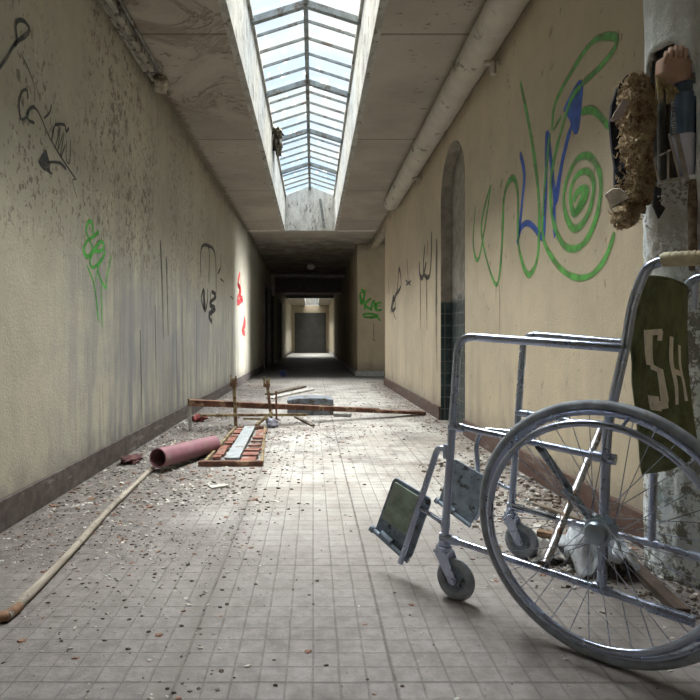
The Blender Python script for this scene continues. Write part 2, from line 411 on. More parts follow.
# head over the passage opening
tr = MB(); tr.box((XR, YR, 2.66), (XR + .13, YK, H)); tr.build('trim_3', M_wr, kind='structure')
eb = MB(); eb.box((-1.45, YE, 0), (1.2, YE + .15, H)); eb.build('wall_end', M_wr, kind='structure')
ed = MB(); ed.box((-1.06, YE - .06, 0), (.75, YE, 2.32)); ed.build('door_1', M_dark, kind='structure', label='dark closed doorway at the far end of the corridor')
bb = MB(); bb.box((-1.5, Y0 - .1, 0), (3.7, Y0, H)); bb.build('wall_back', M_wr, kind='structure')
# beam and lining of the dark middle stretch
bm_ = MB(); bm_.box((XL, 19, 2.30), (XR2, 19.4, H)); bm_.build('trim_4', M_grey, kind='structure', label='deep grey beam across the dark corridor')
fr = MB(); fr.box((XL, 25.6, 2.6), (XR2, 25.75, H)); fr.build('trim_5', M_grey, kind='structure')
for i, (a, b) in enumerate(((14.3, 15.4), (16.3, 17.6), (20.4, 22.0))):
    dm = MB(); dm.box((XL, a, 0), (XL + .03, b, 2.1)); d = dm.build('door_%d' % (i + 2), M_dark, kind='structure')
    df = MB(); df.box((XL, a - .08, 0), (XL + .05, a, 2.18)); df.box((XL, b, 0), (XL + .05, b + .08, 2.18)); df.box((XL, a, 2.1), (XL + .05, b, 2.18)); df.build('door_frame', M_grey, d)
# baseboards
b = MB(); b.box((XL, Y0, 0), (XL + .02, YE, .125)); b.build('baseboard_left', M_bl, kind='structure', bevel=.004)
b = MB(); b.box((XR - .02, Y0, 0), (XR, ay0, .125)); b.box((XR - .02, ay1, 0), (XR, YR, .125)); b.build('baseboard_right', M_br, kind='structure', bevel=.004)
M_plinth = plain('pale_plinth', (.36, .37, .38), .6, 0, .2, 12)
b = MB(); b.box((XR2 - .05, YK - .07, 0), (XR + .28, YK, .1)); b.box((XR2 - .03, YK, 0), (XR2, YE, .1)); b.build('baseboard_recess', M_plinth, kind='structure', bevel=.01)
# ---- skylights
def skylight(name, x0, x1, y0, y1, zs, majors, nmin, rise):
    xc = (x0 + x1) / 2; W = empty(name); W['kind'] = 'structure'
    t = .05
    m = MB(); m.box((x0 - t, y0 - t, H + .001), (x0, y1 + t, zs)); m.build('shaft_side', M_shaft, W)
    m = MB(); m.box((x1, y0 - t, H + .001), (x1 + t, y1 + t, zs)); m.build('shaft_side', M_shaft, W)
    for yy in (y0 - t, y1):
        m = MB(); m.prism([(x0, yy, H + .001), (x1, yy, H + .001), (x1, yy, zs), (xc, yy, zs + rise + .02), (x0, yy, zs)], (0, t + (.01 if yy > y0 else 0), 0)); m.build('shaft_end', M_shaft, W)
    m = MB(); m.box((xc - .02, y0, zs + rise - .045), (xc + .02, y1, zs + rise + .01)); m.build('ridge_bar', M_iron, W)
    for s in (-1, 1):
        xe = x0 if s < 0 else x1
        m = MB(); m.bar((xe - s * .012, y0, zs + .005), (xe - s * .012, y1, zs + .005), .024, .03); m.build('eaves_bar', M_shaft, W)
        g = MB(); g.prism([(xe, y0, zs + .028), (xe, y1, zs + .028), (xc, y1, zs + rise + .012), (xc, y0, zs + rise + .012)], (0, 0, .004))
        g.build('glass', M_glass, W)
        for i, y in enumerate(majors):
            if y0 < y < y1 - .1:
                m = MB(); m.bar((xe, y, zs - .015), (xc, y, zs + rise - .03), .05, .05); m.build('rafter', M_iron, W)
            for k in range(1, nmin):
                yy = y + k * 1.45 / nmin
                if yy < y1 - .05:
                    m = MB(); m.bar((xe, yy, zs + .01), (xc, yy, zs + rise - .006), .016, .022); m.build('glazing_bar', M_iron, W)
    return W
mj = [1.9 + 1.45 * i for i in range(7)]
W1 = skylight('window_1', SX0, SX1, SY0, SY1, SZ, mj, 5, .16); W1['label'] = 'long ridged glass rooflight over the near corridor'
skylight('window_3', -.42, .30, 26.65, 33.2, 3.2, [26.65 + 1.45 * i for i in range(5)], 2, .15)
W4 = skylight('rear_fill_window', SX0, SX1, -3.5, -1.0, SZ, [-3.5, -2.05], 5, .16)  # unseen rooflight behind the camera, added to light the near side
m = MB(); m.bar((.13, 10.55, 3.32), (.21, 10.62, 2.80), .045, .03, (0, 1, 0)); tag(m.build('metal_strip', M_iron), 'grey metal strip hanging down the end wall of the rooflight shaft', 'metal strip')
m = MB(); m.blob((-.455, 7.55, 3.28), (.05, .24, .10), .5, 2.5, 3, 3); m.blob((-.44, 7.35, 3.37), (.06, .12, .05), .5, 3, 8, 3)
tag(m.build('debris_clump', plain('dark_leaf_litter', (.10, .085, .06), .95, 0, .6, 40), smooth=60), 'dark clump of litter caught on the left eaves of the rooflight', 'debris')
# ------------------------------------------------------------------ graffiti: sprayed strokes on the walls
def paint_mat(name, c, soft=.55, op=.9, drip=0):
    n = NT(name); u, v, w = n.xyz(n.uv)
    e = n.sub(1.0, n.math('ABSOLUTE', n.sub(n.mul(v, 2.0), 1.0)))
    a = n.step(e, .0, soft)
    gn = n.noise(n.pos, 160, 3, .6); pn = n.noise(n.pos, 12, 3, .6)
    a = n.mul(a, n.step(gn, .25, .5, .75, 1), n.step(pn, .3, .6, .75, 1), op)
    if drip: a = n.mul(a, n.step(u, .0, 1.0, 1, .25))
    col = n.mix(n.step(pn, .35, .65), tuple(x * .8 for x in c), tuple(min(1, x * 1.2) for x in c))
    return n.pbr(col, .6, 0, None, a)
M_green = paint_mat('green_spray_paint', (.085, .33, .06), .55, .85)
M_green2 = paint_mat('bright_green_spray_paint', (.06, .40, .045), .45, .9)
M_blue = paint_mat('blue_spray_paint', (.015, .075, .36), .4, .95)
M_black = paint_mat('black_spray_paint', (.022, .022, .025), .45, .92)
M_bdrip = paint_mat('grey_black_run_of_paint', (.045, .047, .055), .8, .9, 1)
M_red = paint_mat('red_spray_paint', (.62, .03, .04), .5, .9)
lay = [0]
def strokes(parent, label, side, mat, lines, name='graffiti'):
    """lines: (list of pixel points on that wall, width in metres[, fill]) -> one mesh of flat painted strokes"""
    m = MB()
    for L in lines:
        pts, w = L[0], L[1]
        lay[0] += 1; off = .0012 + (lay[0] % 12) * .00018
        if side == 'k': q = [(XR2 + 0, 0, 0)] and [((px - 313) / 580 * YK, .75 + (340 - py) / 580 * YK) for px, py in pts]
        else: q = [(lwall if side == 'l' else rwall)(*p) for p in pts]
        def P3(a, b):
            if side == 'l': return (XL + off, a, b)
            if side == 'r': return (XR - off, a, b)
            return (a, YK - off, b)
        if len(L) > 2:
            c = (sum(a for a, b in q) / len(q), sum(b for a, b in q) / len(q))
            for a, b in zip(q, q[1:] + q[:1]):
                m.quad([P3(*c), P3(*a), P3(*b)], [(0, .5), (0, .25), (1, .25)])
            continue
        c = [Vector((p[0], p[1])) for p in crv([(a, b, 0) for a, b in q], 7)] if len(q) > 2 else [Vector(q[0]), (Vector(q[0]) + Vector(q[1])) / 2, Vector(q[1])]
        prev = None; n_ = len(c)
        for i in range(n_):
            d = (c[min(i + 1, n_ - 1)] - c[max(i - 1, 0)]); d = d.normalized() if d.length else Vector((0, 1))
            nn = Vector((-d.y, d.x)); ww = w * (.85 + .3 * noise.noise(Vector((c[i].x * 5, c[i].y * 5, lay[0])))) * (min(1, .45 + i / 3) * min(1, .45 + (n_ - 1 - i) / 3))
            a, b = c[i] + nn * ww / 2, c[i] - nn * ww / 2
            if prev: m.quad([P3(*prev[0]), P3(*prev[1]), P3(*b), P3(*a)], [((i - 1) / n_, 0), ((i - 1) / n_, 1), (i / n_, 1), (i / n_, 0)])
            prev = (a, b)
    return m.build(name, mat, parent, label=label, fix=False)
def Z(x0, y0, s, *p): return [(x0 + a / s, y0 + b / s) for a, b in p]
A = lambda *p: Z(440, 0, 2.332, *p)
spiral = []
for k in range(0, 44):
    t = k / 43; ang = -PI * .5 + t * 2 * PI * 2.35; rx = 3 + 24 * t ** 1.0; ry = 8 + 42 * t
    spiral.append((580 + rx * math.cos(ang) * .95, 199 - ry * math.sin(ang)))
strokes(WR, 'large green and blue graffiti beside the torn column, green strokes and spiral', 'r', M_green, [
    (A((83, 480), (78, 570), (92, 600), (120, 430)), 0.045), (A((118, 432), (97, 540), (132, 665), (147, 540), (148, 460)), 0.048),
    (A((146, 415), (142, 440)), 0.051), (A((145, 540), (152, 450), (170, 415), (182, 450), (183, 560), (195, 620), (210, 640), (228, 600), (232, 500), (225, 400), (208, 290), (188, 190)), 0.053),
    (A((262, 305), (270, 240), (315, 155), (360, 95), (405, 85), (412, 105), (380, 150), (330, 198)), 0.049),
    (A((265, 305), (285, 270)), 0.061),
    (A((258, 310), (248, 400), (240, 540), (262, 600), (300, 640), (345, 645), (385, 605), (408, 540)), 0.049),
    (A((330, 262), (360, 258), (398, 300)), 0.049), (A((330, 200), (300, 250), (262, 400), (262, 500), (285, 565), (315, 580), (345, 555), (370, 490), (375, 410), (350, 365), (318, 375), (294, 430), (290, 480), (305, 525), (325, 530), (350, 490), (360, 430), (345, 400), (320, 410), (305, 450), (312, 495), (330, 480), (340, 445)), 0.053),
    (A((308, 490), (318, 495), (340, 465), (344, 440), (325, 445), (312, 470)), 0.061), (A((318, 490), (336, 448)), 0.061)])
strokes(WR, 'blue zigzag arrow sprayed over the large green graffiti', 'r', M_blue, [
    (A((187, 355), (197, 405), (192, 470), (186, 530), (181, 565), (190, 530), (210, 522), (242, 560)), 0.053),
    (A((242, 560), (247, 450), (250, 310), (262, 400), (271, 470), (285, 380), (308, 290)), 0.053),
    (A((268, 555), (268, 470), (285, 380), (303, 300)), 0.043), (A((290, 258), (325, 200), (327, 240), (320, 305), (305, 275)), 0.061),
    (A((290, 258), (325, 200), (328, 250), (318, 305)), 0.061, 1)])
K = lambda *p: Z(380, 230, 7, *p)
strokes(WR, 'thin black scrawl between the passage opening and the niche', 'r', M_black, [
    (K((55, 330), (65, 450)), 0.069), (K((75, 580), (95, 470), (110, 540), (85, 560), (100, 480)), 0.092), (K((80, 540), (112, 625)), 0.069),
    (K((95, 500), (120, 430), (135, 270), (148, 390), (105, 460)), 0.081), (K((190, 200), (200, 370)), 0.081), (K((180, 350), (215, 385)), 0.069), (K((185, 385), (220, 355)), 0.069),
    (K((275, 220), (280, 310), (300, 330), (325, 225)), 0.081), (K((315, 100), (305, 290), (345, 325), (360, 180), (362, 10)), 0.073), (K((335, 70), (330, 190)), 0.058)])
strokes(WR, 'grey paint runs below the black scrawl left of the niche', 'r', M_bdrip, [
    (K((283, 320), (285, 700)), 0.136), (K((327, 330), (330, 700)), 0.136), (K((398, 60), (396, 600), (400, 1000)), 0.136)], 'paint_run')
strokes(WR, 'grey green runs below the large green graffiti', 'r', M_bdrip, [
    (Z(460, 140, 4.375, (160, 620), (158, 700)), .03), (Z(460, 140, 4.375, (183, 380), (186, 660)), .02), ([(478, 265), (478, 300)], .012), ([(500, 285), (500, 335)], .03)], 'paint_run')
T5 = lambda *p: Z(0, 0, 2.0, *p)
B = lambda *p: Z(10, 70, 5.38, *p)
D = lambda *p: Z(0, 0, 5.833, *p)
strokes(WL, 'black looping tag with long tail high on the near left wall', 'l', M_black, [
    (D((-20, 405), (0, 385), (40, 330), (70, 275), (100, 240), (150, 205), (168, 170), (140, 125), (105, 118), (88, 150), (95, 235), (80, 270)), 0.025),
    (D((115, 305), (160, 400), (195, 500), (198, 600)), 0.009),
    (B((133, 195), (108, 205), (90, 235), (100, 270), (132, 285)), 0.023), (B((95, 160), (90, 110), (65, 115), (48, 170), (55, 260), (90, 250), (110, 205), (150, 225), (215, 370), (300, 510), (355, 590)), 0.017),
    (B((355, 590), (335, 600), (362, 700)), 0.008), (B((180, 260), (210, 230), (222, 185)), 0.014), (B((250, 200), (262, 235)), 0.014),
    (B((218, 255), (212, 300)), 0.011), (B((232, 300), (222, 380), (240, 300), (262, 320), (240, 420)), 0.011), (B((238, 292), (290, 295), (300, 330), (315, 310)), 0.021), (B((270, 300), (255, 430), (285, 330)), 0.011),
    (B((288, 340), (268, 470), (295, 400)), 0.011), (B((300, 380), (300, 480), (318, 495), (322, 375)), 0.014)])
strokes(WL, 'small black arrow below the looping tag', 'l', M_black, [
    (B((300, 535), (265, 500), (200, 495)), .024), (B((195, 430), (160, 500), (228, 560)), .02), (B((195, 430), (160, 500), (215, 545), (210, 490)), .03, 1)])
G = lambda *p: Z(70, 210, 5.833, *p)
strokes(WL, 'small bright green tag on the near left wall', 'l', M_green2, [
    (G((135, 160), (130, 90), (110, 65), (92, 120), (120, 190), (128, 240), (100, 272), (78, 235), (95, 185), (140, 150), (170, 125)), 0.035),
    (G((140, 240), (185, 235), (195, 200), (175, 185), (135, 240), (115, 300), (130, 335), (165, 310), (205, 250)), 0.032),
    (G((205, 235), (190, 280), (160, 350), (205, 455), (212, 400), (238, 265)), 0.027), (G((95, 320), (140, 440), (165, 650)), 0.024), (G((165, 300), (145, 420)), 0.024), (G((180, 400), (182, 560), (186, 690)), 0.019)])
S = lambda *p: Z(190, 230, 6.36, *p)
strokes(WL, 'black arched scrawl on the left wall before the sunlit strip', 'l', M_black, [
    (S((68, 300), (68, 130), (95, 95), (120, 130), (118, 340)), 0.056), (S((110, 100), (145, 120), (162, 200), (165, 400)), 0.069), (S((148, 0), (148, 110)), 0.031),
    (S((85, 370), (70, 440), (95, 510), (110, 440), (110, 370)), 0.062), (S((90, 380), (88, 440), (96, 500)), 0.150), (S((135, 390), (165, 420), (125, 470), (160, 500), (120, 540), (140, 590)), 0.088), (S((130, 400), (140, 580)), 0.125),
    (S((195, 150), (195, 230), (175, 280)), 0.050), (S((190, 310), (215, 330)), 0.050), (S((255, 420), (275, 440)), 0.062), (S((270, 290), (268, 440)), 0.025)])
strokes(WL, 'dark grey vertical paint runs on the left wall', 'l', M_bdrip, [
    ([(160, 240), (162, 290), (163, 340)], 0.080), ([(166, 256), (167, 300), (168, 336)], 0.072), ([(155, 305), (156, 400)], 0.048), ([(176, 330), (177, 420)], 0.048), ([(182, 300), (183, 425)], 0.048),
    ([(196, 300), (197, 405)], 0.056), ([(140, 330), (142, 430)], 0.064)], 'paint_run')
strokes(WL, 'red scrawl inside the bright strip of the left wall', 'l', M_red, [
    (S((318, 270), (305, 340), (325, 380), (315, 420), (335, 440), (300, 460), (318, 380), (300, 340)), 0.135), (S((318, 280), (320, 440)), 0.120), (S((342, 560), (350, 600), (330, 640), (350, 660)), 0.165), (S((345, 560), (332, 640)), 0.135)])
KW = lambda *p: Z(345, 220, 4.11, *p)
strokes(WK, 'green three-letter tag on the recess wall', 'k', M_green2, [
    (KW((65, 285), (80, 300), (68, 345), (62, 300)), 0.075), (KW((62, 300), (90, 290)), 0.060), (KW((78, 320), (82, 370)), 0.068), (KW((108, 320), (82, 348), (112, 372)), 0.068),
    (KW((105, 372), (118, 330), (125, 370)), 0.068), (KW((108, 355), (124, 352)), 0.053), (KW((150, 338), (130, 345), (130, 370), (152, 368)), 0.068), (KW((130, 355), (148, 352)), 0.053),
    (KW((70, 390), (100, 385), (135, 395), (90, 400), (75, 395)), 0.068), (KW((100, 405), (130, 400), (145, 415)), 0.053)])
strokes(WK, 'thin black line below the green letters', 'k', M_black, [(KW((118, 425), (118, 495)), .03), (KW((112, 490), (125, 498)), .03)])
# ------------------------------------------------------------------ services
M_wpipe = plain('cream_painted_pipe', (.45, .42, .35), .6, 0, .12, 5, (.14, .12, .09), 7, .62)
m = MB(); m.tube([(1.088, Y0, 2.648), (1.088, 8.04, 2.648)], .105, 28)
tag(p := m.build('ceiling_pipe', M_wpipe, smooth=40), 'fat cream pipe running along the top of the right wall', 'pipe')
for y in (3.72, 6.4):
    m = MB(); m.box((1.10, y, 2.52), (XR, y + .03, 2.545)); m.tube([(1.16, y + .015, 2.46), (1.16, y + .015, 2.54)], .02, 10); m.build('bracket', M_wpipe, p)
M_steel = plain('dull_galvanised', (.27, .26, .24), .5, .5, .25, 20, (.09, .065, .045), 14, .55)
t = MB(); t.box((XL, .3, 2.69), (XL + .08, 4.25, H - .002)); T = t.build('cable_trunking', plain('dull_cream_metal', (.38, .36, .31), .6, .2, .2, 10, (.08, .065, .05), 9, .54), bevel=.003)
tag(T, 'dirty metal cable trunking along the top of the left wall', 'trunking')
for yy in (1.9, 2.5, 3.1, 3.7, 4.2):
    m = MB(); m.box((XL, yy, 2.684), (XL + .085, yy + .03, 2.69)); m.box((XL + .08, yy, 2.684), (XL + .085, yy + .03, H - .002)); m.build('clip', M_steel, T)
m = MB(); m.tube([(XL + .1, .3, 2.735), (XL + .1, 4.3, 2.735)], .012, 8); m.tube([(XL + .04, .3, 2.68), (XL + .04, 4.3, 2.68)], .011, 8); m.build('conduit', M_steel, T)
m = MB(); m.blob((XL + .07, 4.42, 2.70), (.06, .09, .055), .35, 2.5, 4, 3)
tag(m.build('plaster_lump', plain('cream_plaster', (.38, .34, .27), .9, 0, .3, 25), smooth=60), 'lump of bulging plaster at the end of the cable trunking', 'plaster')
m = MB(); m.tube([(XL, 17, 2.63), (XR2, 17, 2.63)], .045, 16); pp = m.build('cross_pipe', plain('grey_white_pipe', (.5, .5, .48), .6, 0, .1, 5), smooth=40)
tag(pp, 'pale pipe crossing the dark far corridor under its ceiling', 'pipe')
m = MB(); m.tube([(-1.17, 16.93, 2.62), (-1.17, 16.93, 2.04)], .05, 14); m.build('down_pipe', pp.data.materials[0], pp, smooth=40)
L0 = empty('ceiling_lamp', (-.05, 15, H)); tag(L0, 'small round unlit lamp on the far corridor ceiling', 'lamp')
m = MB(); m.lathe([(.08, 0), (.08, -.03), (.06, -.05)]); m.build('lamp_base', M_steel, L0, smooth=40)
m = MB(); m.lathe([(.075, -.05), (.11, -.09), (.11, -.14), (.07, -.19), (.01, -.2)]); m.build('lamp_globe', plain('milky_glass', (.55, .56, .55), .25), L0, smooth=50)
# ------------------------------------------------------------------ wheelchair
def chrome(name, c=(.47, .53, .68), ro=.2, rust=.62):
    n = NT(name); v = n.noise(n.obj, 30, 6, .75); f = n.step(v, rust, rust + .05)
    g = n.noise(n.obj, 8, 4, .6)
    col = n.mix(f, n.mix(n.step(g, .35, .65), tuple(x * .8 for x in c), c), (.14, .085, .05))
    return n.pbr(col, n.add(n.step(g, .3, .7, ro, ro + .14), n.mul(f, .4)), n.sub(.95, n.mul(f, .7)), n.bump(v, .06, .001))
M_chr = chrome('pitted_chrome'); M_chr2 = chrome('worn_chrome_rusty', (.42, .42, .44), .28, .54)
M_alu = plain('dull_grey_blue_plastic', (.20, .25, .31), .5, .1, .3, 25, (.06, .06, .06), 30, .58)
M_tyre = plain('grey_rubber', (.27, .30, .34), .65, 0, .25, 25, (.26, .25, .24), 40, .6)
M_mat = plain('grey_green_rubber_mat', (.26, .34, .28), .4, 0, .3, 20, (.32, .36, .31), 12, .56)
M_blk = plain('black_rubber', (.02, .02, .022), .6, 0, .3, 30)
M_grip = plain('cream_grip_rubber', (.56, .50, .34), .6, 0, .15, 30, (.3, .24, .14), 20, .62)
RT = Vector((.858, 1.552, 0)); fv = Vector((-.722, .692, 0)); lv = Vector((-.692, -.722, 0))
WC = empty('wheelchair', RT, math.atan2(fv.y, fv.x))
tag(WC, 'old chrome folding wheelchair with green canvas back and no seat, facing the left wall', 'wheelchair')
TR = .0115
YN, YF = .22, -.22
for s, yl in ((1, YN), (-1, YF)):
    m = MB()
    m.tube(bend([(.447, yl, .12), (.398, yl, .762 if s > 0 else .772), (-.043, yl, .731)], .05), TR, 12)                 # front post and arm tube
    m.tube(bend([(.012, yl, .14), (.0, yl, .535), (-.043, yl, .745), (-.057, yl, .843), (-.088, yl, .925), (-.15, yl, .932)], .04), TR, 12)  # rear post and handle
    m.tube([(.403, yl, .502), (-.0, yl, .466)], .009, 10)                                              # seat rail
    m.tube([(.435, yl, .172), (.01, yl, .148), (-.175, yl, .134)], .0095, 10)                         # lower rail
    m.tube([(-.09, yl, .139), (-.18, yl, .1337)], .013, 10)
    for (x, z) in ((.403, .502), (.0, .466), (.435, .172), (.01, .148), (-.043, .735)):
        m.tube([(x, yl - .016, z), (x, yl + .016, z)], .0055, 8)
    for (x0_, z0_, x1_, z1_) in ((.425, .5, .38, .4985), (.455, .172, .40, .170), (.03, .4685, -.02, .465), (.03, .15, -.01, .148)):
        m.tube([(x0_, yl, z0_), (x1_, yl, z1_)], .0135, 10)
    m.build('side_frame', M_chr, WC, smooth=40)
    g = MB(); g.tube([(-.115, yl, .931), (-.12, yl, .932), (-.235, yl, .926), (-.24, yl, .926)], [.014, .0165, .0165, .013], 16)
    for k in range(9): g.tube([(-.13 - k * .012, yl, .9315 - k * .0004), (-.134 - k * .012, yl, .9313 - k * .0004)], .0175, 16)
    g.build('hand_grip', M_grip, WC, smooth=40)
    # legrest
    if s > 0:
        lr = MB(); lr.tube(bend([(.428, yl, .43), (.466, yl, .432), (.600, yl, .055)], .035), .0095, 10)
        lr.tube([(.433, yl, .445), (.433, yl, .405)], .014, 12); lr.tube([(.525, yl, .24), (.50, yl - .0, .232), (.447, yl, .212)], .0075, 10); lr.tube([(.44, yl, .225), (.442, yl, .2)], .014, 12)
    else:
        lr = MB(); lr.tube(bend([(.43, yl, .43), (.555, yl, .428), (.578, yl, .37), (.552, yl + .01, .15), (.575, yl + .01, .10)], .04), .009, 10)
        lr.tube([(.433, yl, .445), (.433, yl, .405)], .014, 12); lr.tube([(.545, yl, .26), (.447, yl, .23)], .0075, 10)
    LR = lr.build('leg_rest', M_chr, WC, smooth=40)
    if s > 0: q = [(.640, .315), (.500, .268), (.578, .062), (.720, .118)]; yy = yl - .021
    else: q = [(.655, .315), (.505, .258), (.583, .078), (.722, .132)]; yy = yl + .022
    def quadpt(u, v): # bilinear
        a, b, c, d = [Vector(p) for p in q]; r_ = (a * (1 - u) + b * u) * (1 - v) + (d * (1 - u) + c * u) * v; return (r_.x, yy, r_.y)
    def rq(u0, v0, u1, v1, r_):
        o = []
        for (cu, cv, a0) in ((u0 + r_, v0 + r_, PI), (u1 - r_, v0 + r_, 1.5 * PI), (u1 - r_, v1 - r_, 0), (u0 + r_, v1 - r_, .5 * PI)):
            for k in range(5):
                a = a0 + k / 4 * PI / 2; o.append(quadpt(cu + r_ * math.cos(a), cv + r_ * math.sin(a)))
        return o
    fp = MB(); fp.prism(rq(0, 0, 1, 1, .1), (0, -.007 * s, 0)); FP = fp.build('footplate', M_alu, WC, bevel=.002)
    mt = MB()
    if s > 0: mt.prism(rq(.07, .06, .80, .70, .04), (0, .004, 0)); mt.build('rubber_mat', M_mat, FP, bevel=.001)
    else: mt.prism(rq(.12, .1, .9, .72, .04), (0, .004, 0)); mt.build('rubber_mat', M_alu, FP, bevel=.001)
    hg = MB(); a_, b_ = quadpt(-.06, .93), quadpt(1.0, .99); o_ = Vector((0, .012, 0))
    hg.tube([Vector(a_) + o_, Vector(b_) + o_], .008, 10); c_ = quadpt(.02, .935); hg.tube([Vector(a_) + o_, Vector(c_) + o_], .012, 10)
    c2, c3 = quadpt(.2, .90), quadpt(.5, .93); hg.tube([Vector(c2) + o_ * .8, Vector(c3) + o_ * .8], .011, 10)
    hg.build('hinge', M_alu, FP, smooth=40)
    # caster
    cy = .235 * s; cxp, czp, cr_ = (.407, .060, .060)
    ft = MB(); ft.tube([(.443, yl, .165), (.445, yl, .148)], .017, 14); ft.tube([(.445, yl, .148), (.445, yl, .128)], [.024, .022], 16)
    for k in (-1, 1):
        ft.prism([(.470, yl + k * .018, .135), (.425, yl + k * .018, .135), (cxp - .013, yl + k * .018, czp), (cxp - .006, yl + k * .018, czp - .012), (cxp + .010, yl + k * .018, czp - .01)], (0, .0035 * k, 0))
    ft.box((.424, yl - .02, .127), (.470, yl + .02, .135)); ft.tube([(cxp, yl - .026, czp), (cxp, yl + .026, czp)], .008, 10)
    CW = MB(); Mx = Matrix.Translation((cxp, yl, czp)) @ Matrix.Rotation(PI / 2, 4, 'X')
    CW.ring([(cr_ - .0145 + .0145 * math.cos(a), .0125 * math.sin(a)) for a in [2 * PI * k / 12 for k in range(12)]], Mx, 40)
    CWo = CW.build('caster_wheel', M_tyre, WC, smooth=50)
    hb = MB(); hb.lathe([(.0325, -.006), (.0325, .006)], Mx, 28); hb.lathe([(.012, -.013), (.014, 0), (.012, .013)], Mx, 16); hb.build('caster_hub', M_alu, CWo, smooth=40)
    ft.build('caster_fork', M_chr, WC, bevel=.001, smooth=40)
for (a, b_, mt_, mat_) in (((.149, YN, .172), (.15, YF, .475), .011, M_chr2), ((.165, YN, .475), (.165, YF, .16), .011, M_alu)):
    m = MB(); m.tube([a, b_], mt_, 12); m.build('cross_brace', mat_, WC, smooth=40)
m = MB(); m.tube([(.14, .03, .303), (.175, .03, .32)], .008, 8); m.build('brace_bolt', M_chr, WC)
m = MB(); m.tube([(.30, YF + .02, .171), (.285, YF + .02, .170)], .011, 12); m.tube([(.43, YF + .02, .18), (.30, YF + .02, .171)], .006, 10); m.build('stop_lever', M_blk, WC, smooth=40)
# near rear wheel
Mw = Matrix.Translation((0, .27, .305)) @ Matrix.Rotation(-PI / 2, 4, 'X')     # local z -> chair +y (outwards)
ty = MB(); ty.ring([(.2925 + .0125 * math.cos(a), .0135 * math.sin(a)) for a in [2 * PI * k / 12 for k in range(12)]], Mw, 96)
TY = ty.build('rear_wheel', M_tyre, WC, smooth=50, label='large spoked wheel with grey tyre')
rm = MB(); rm.ring([(.283, -.012), (.283, .012), (.279, .012), (.272, .007), (.268, 0), (.272, -.007), (.279, -.012)], Mw, 96); rm.build('rim', M_chr, TY, smooth=50)
pr = MB(); pr.ring([(.254 + .0085 * math.cos(a), .042 + .0085 * math.sin(a)) for a in [2 * PI * k / 12 for k in range(12)]], Mw, 96)
for k in range(6):
    a = 2 * PI * k / 6 + .3; pr.tube([Mw @ Vector((.271 * math.cos(a), .271 * math.sin(a), .004)), Mw @ Vector((.256 * math.cos(a), .256 * math.sin(a), .038))], .004, 6)
pr.build('push_rim', M_chr, TY, smooth=50)
hb = MB(); hb.lathe([(.006, -.05), (.014, -.045), (.014, -.032), (.031, -.030), (.031, -.026), (.016, -.022), (.016, .010), (.031, .014), (.031, .019), (.026, .022), (.026, .032), (.022, .038), (.009, .043)], Mw, 28)
hb.build('hub', chrome('hub_alloy', (.42, .50, .60), .35, .66), TY, smooth=35)
NS = 36
for k in range(NS):
    a = 2 * PI * (k + .5) / NS; sd = -1 if k % 2 else 1; off = (.85 if (k // 2) % 2 else -.85)
    p0 = Mw @ Vector((.028 * math.cos(a + off), .028 * math.sin(a + off), .017 if sd > 0 else -.028)); p1 = Mw @ Vector((.272 * math.cos(a), .272 * math.sin(a), 0))
    m = MB(); m.tube([p0, p1], .0011, 6); m.build('spoke', M_chr, TY)
# canvas back, torn loose along its lower near side
def canvas_mat():
    n = NT('olive_canvas'); v = n.noise(n.obj, 14, 6, .7); w = n.noise(n.obj, 220, 2, .5)
    x_, y_, z_ = n.xyz(n.uv)
    seam = n.math('MAXIMUM', n.band(x_, .12, .135, .004), n.math('MAXIMUM', n.band(x_, .27, .28, .004), n.band(x_, .78, .79, .004)))
    col = n.mix(n.step(v, .35, .65), (.085, .10, .045), (.17, .19, .095)); col = n.mix(n.mul(seam, .6), col, (.15, .15, .09))
    col = n.mix(n.mul(n.step(n.noise(n.obj, 5, 4, .6), .56, .68), .6), col, (.025, .035, .022))
    return n.pbr(col, .9, 0, n.bump(n.add(w, n.mul(v, 3)), .5, .002))
M_can = canvas_mat()
def sol(px, py, yl):
    rt = -lv; dx = (px - 313) / 580
    t_ = (RT.x * rt.x + RT.y * rt.y - yl) / (dx * rt.x + rt.y); X = t_ * dx
    return Vector(((X - RT.x) * fv.x + (t_ - RT.y) * fv.y, yl, .75 + (340 - py) / 580 * t_))
rows = [((644.5, 277, .215), (666, 280, .01), (687, 288, -.215)), ((631, 326, .205), (662, 328, 0), (687, 337, -.2)), ((633, 373, .17), (664, 378, -.02), (689.5, 384, -.16)),
        ((638, 423, .10), (668, 427, -.02), (694, 420, -.12)), ((643, 474, -.05), (672, 466, -.08), (698.5, 451, -.11))]
NV, NU = 32, 16
colL = crv([sol(*r[0]) for r in rows], 8); colM = crv([sol(*r[1]) for r in rows], 8); colR = crv([sol(*r[2]) for r in rows], 8)
def cpt(u, v):
    i = min(int(v * (len(colL) - 1)), len(colL) - 2); f_ = v * (len(colL) - 1) - i
    a, b_, c = [q[i].lerp(q[i + 1], f_) for q in (colL, colM, colR)]
    p = a * (1 - u) * (1 - 2 * u) + b_ * 4 * u * (1 - u) + c * u * (2 * u - 1)
    p.x -= .012 * math.sin(PI * u) + .006 * noise.noise(Vector((u * 4, v * 6, 1)))
    return p
cv = MB()
for j in range(NV):
    for i in range(NU):
        us = [(i / NU, j / NV), ((i + 1) / NU, j / NV), ((i + 1) / NU, (j + 1) / NV), (i / NU, (j + 1) / NV)]
        cv.quad([cpt(*q) for q in us], us)
CV = cv.build('backrest', M_can, WC, smooth=60, fix=False, label='sagging olive canvas back')
import bmesh
bm = bmesh.new(); bm.from_mesh(CV.data); bmesh.ops.remove_doubles(bm, verts=bm.verts, dist=1e-5); bm.to_mesh(CV.data); bm.free()
so = CV.modifiers.new('thick', 'SOLIDIFY'); so.thickness = .003; so.offset = 0
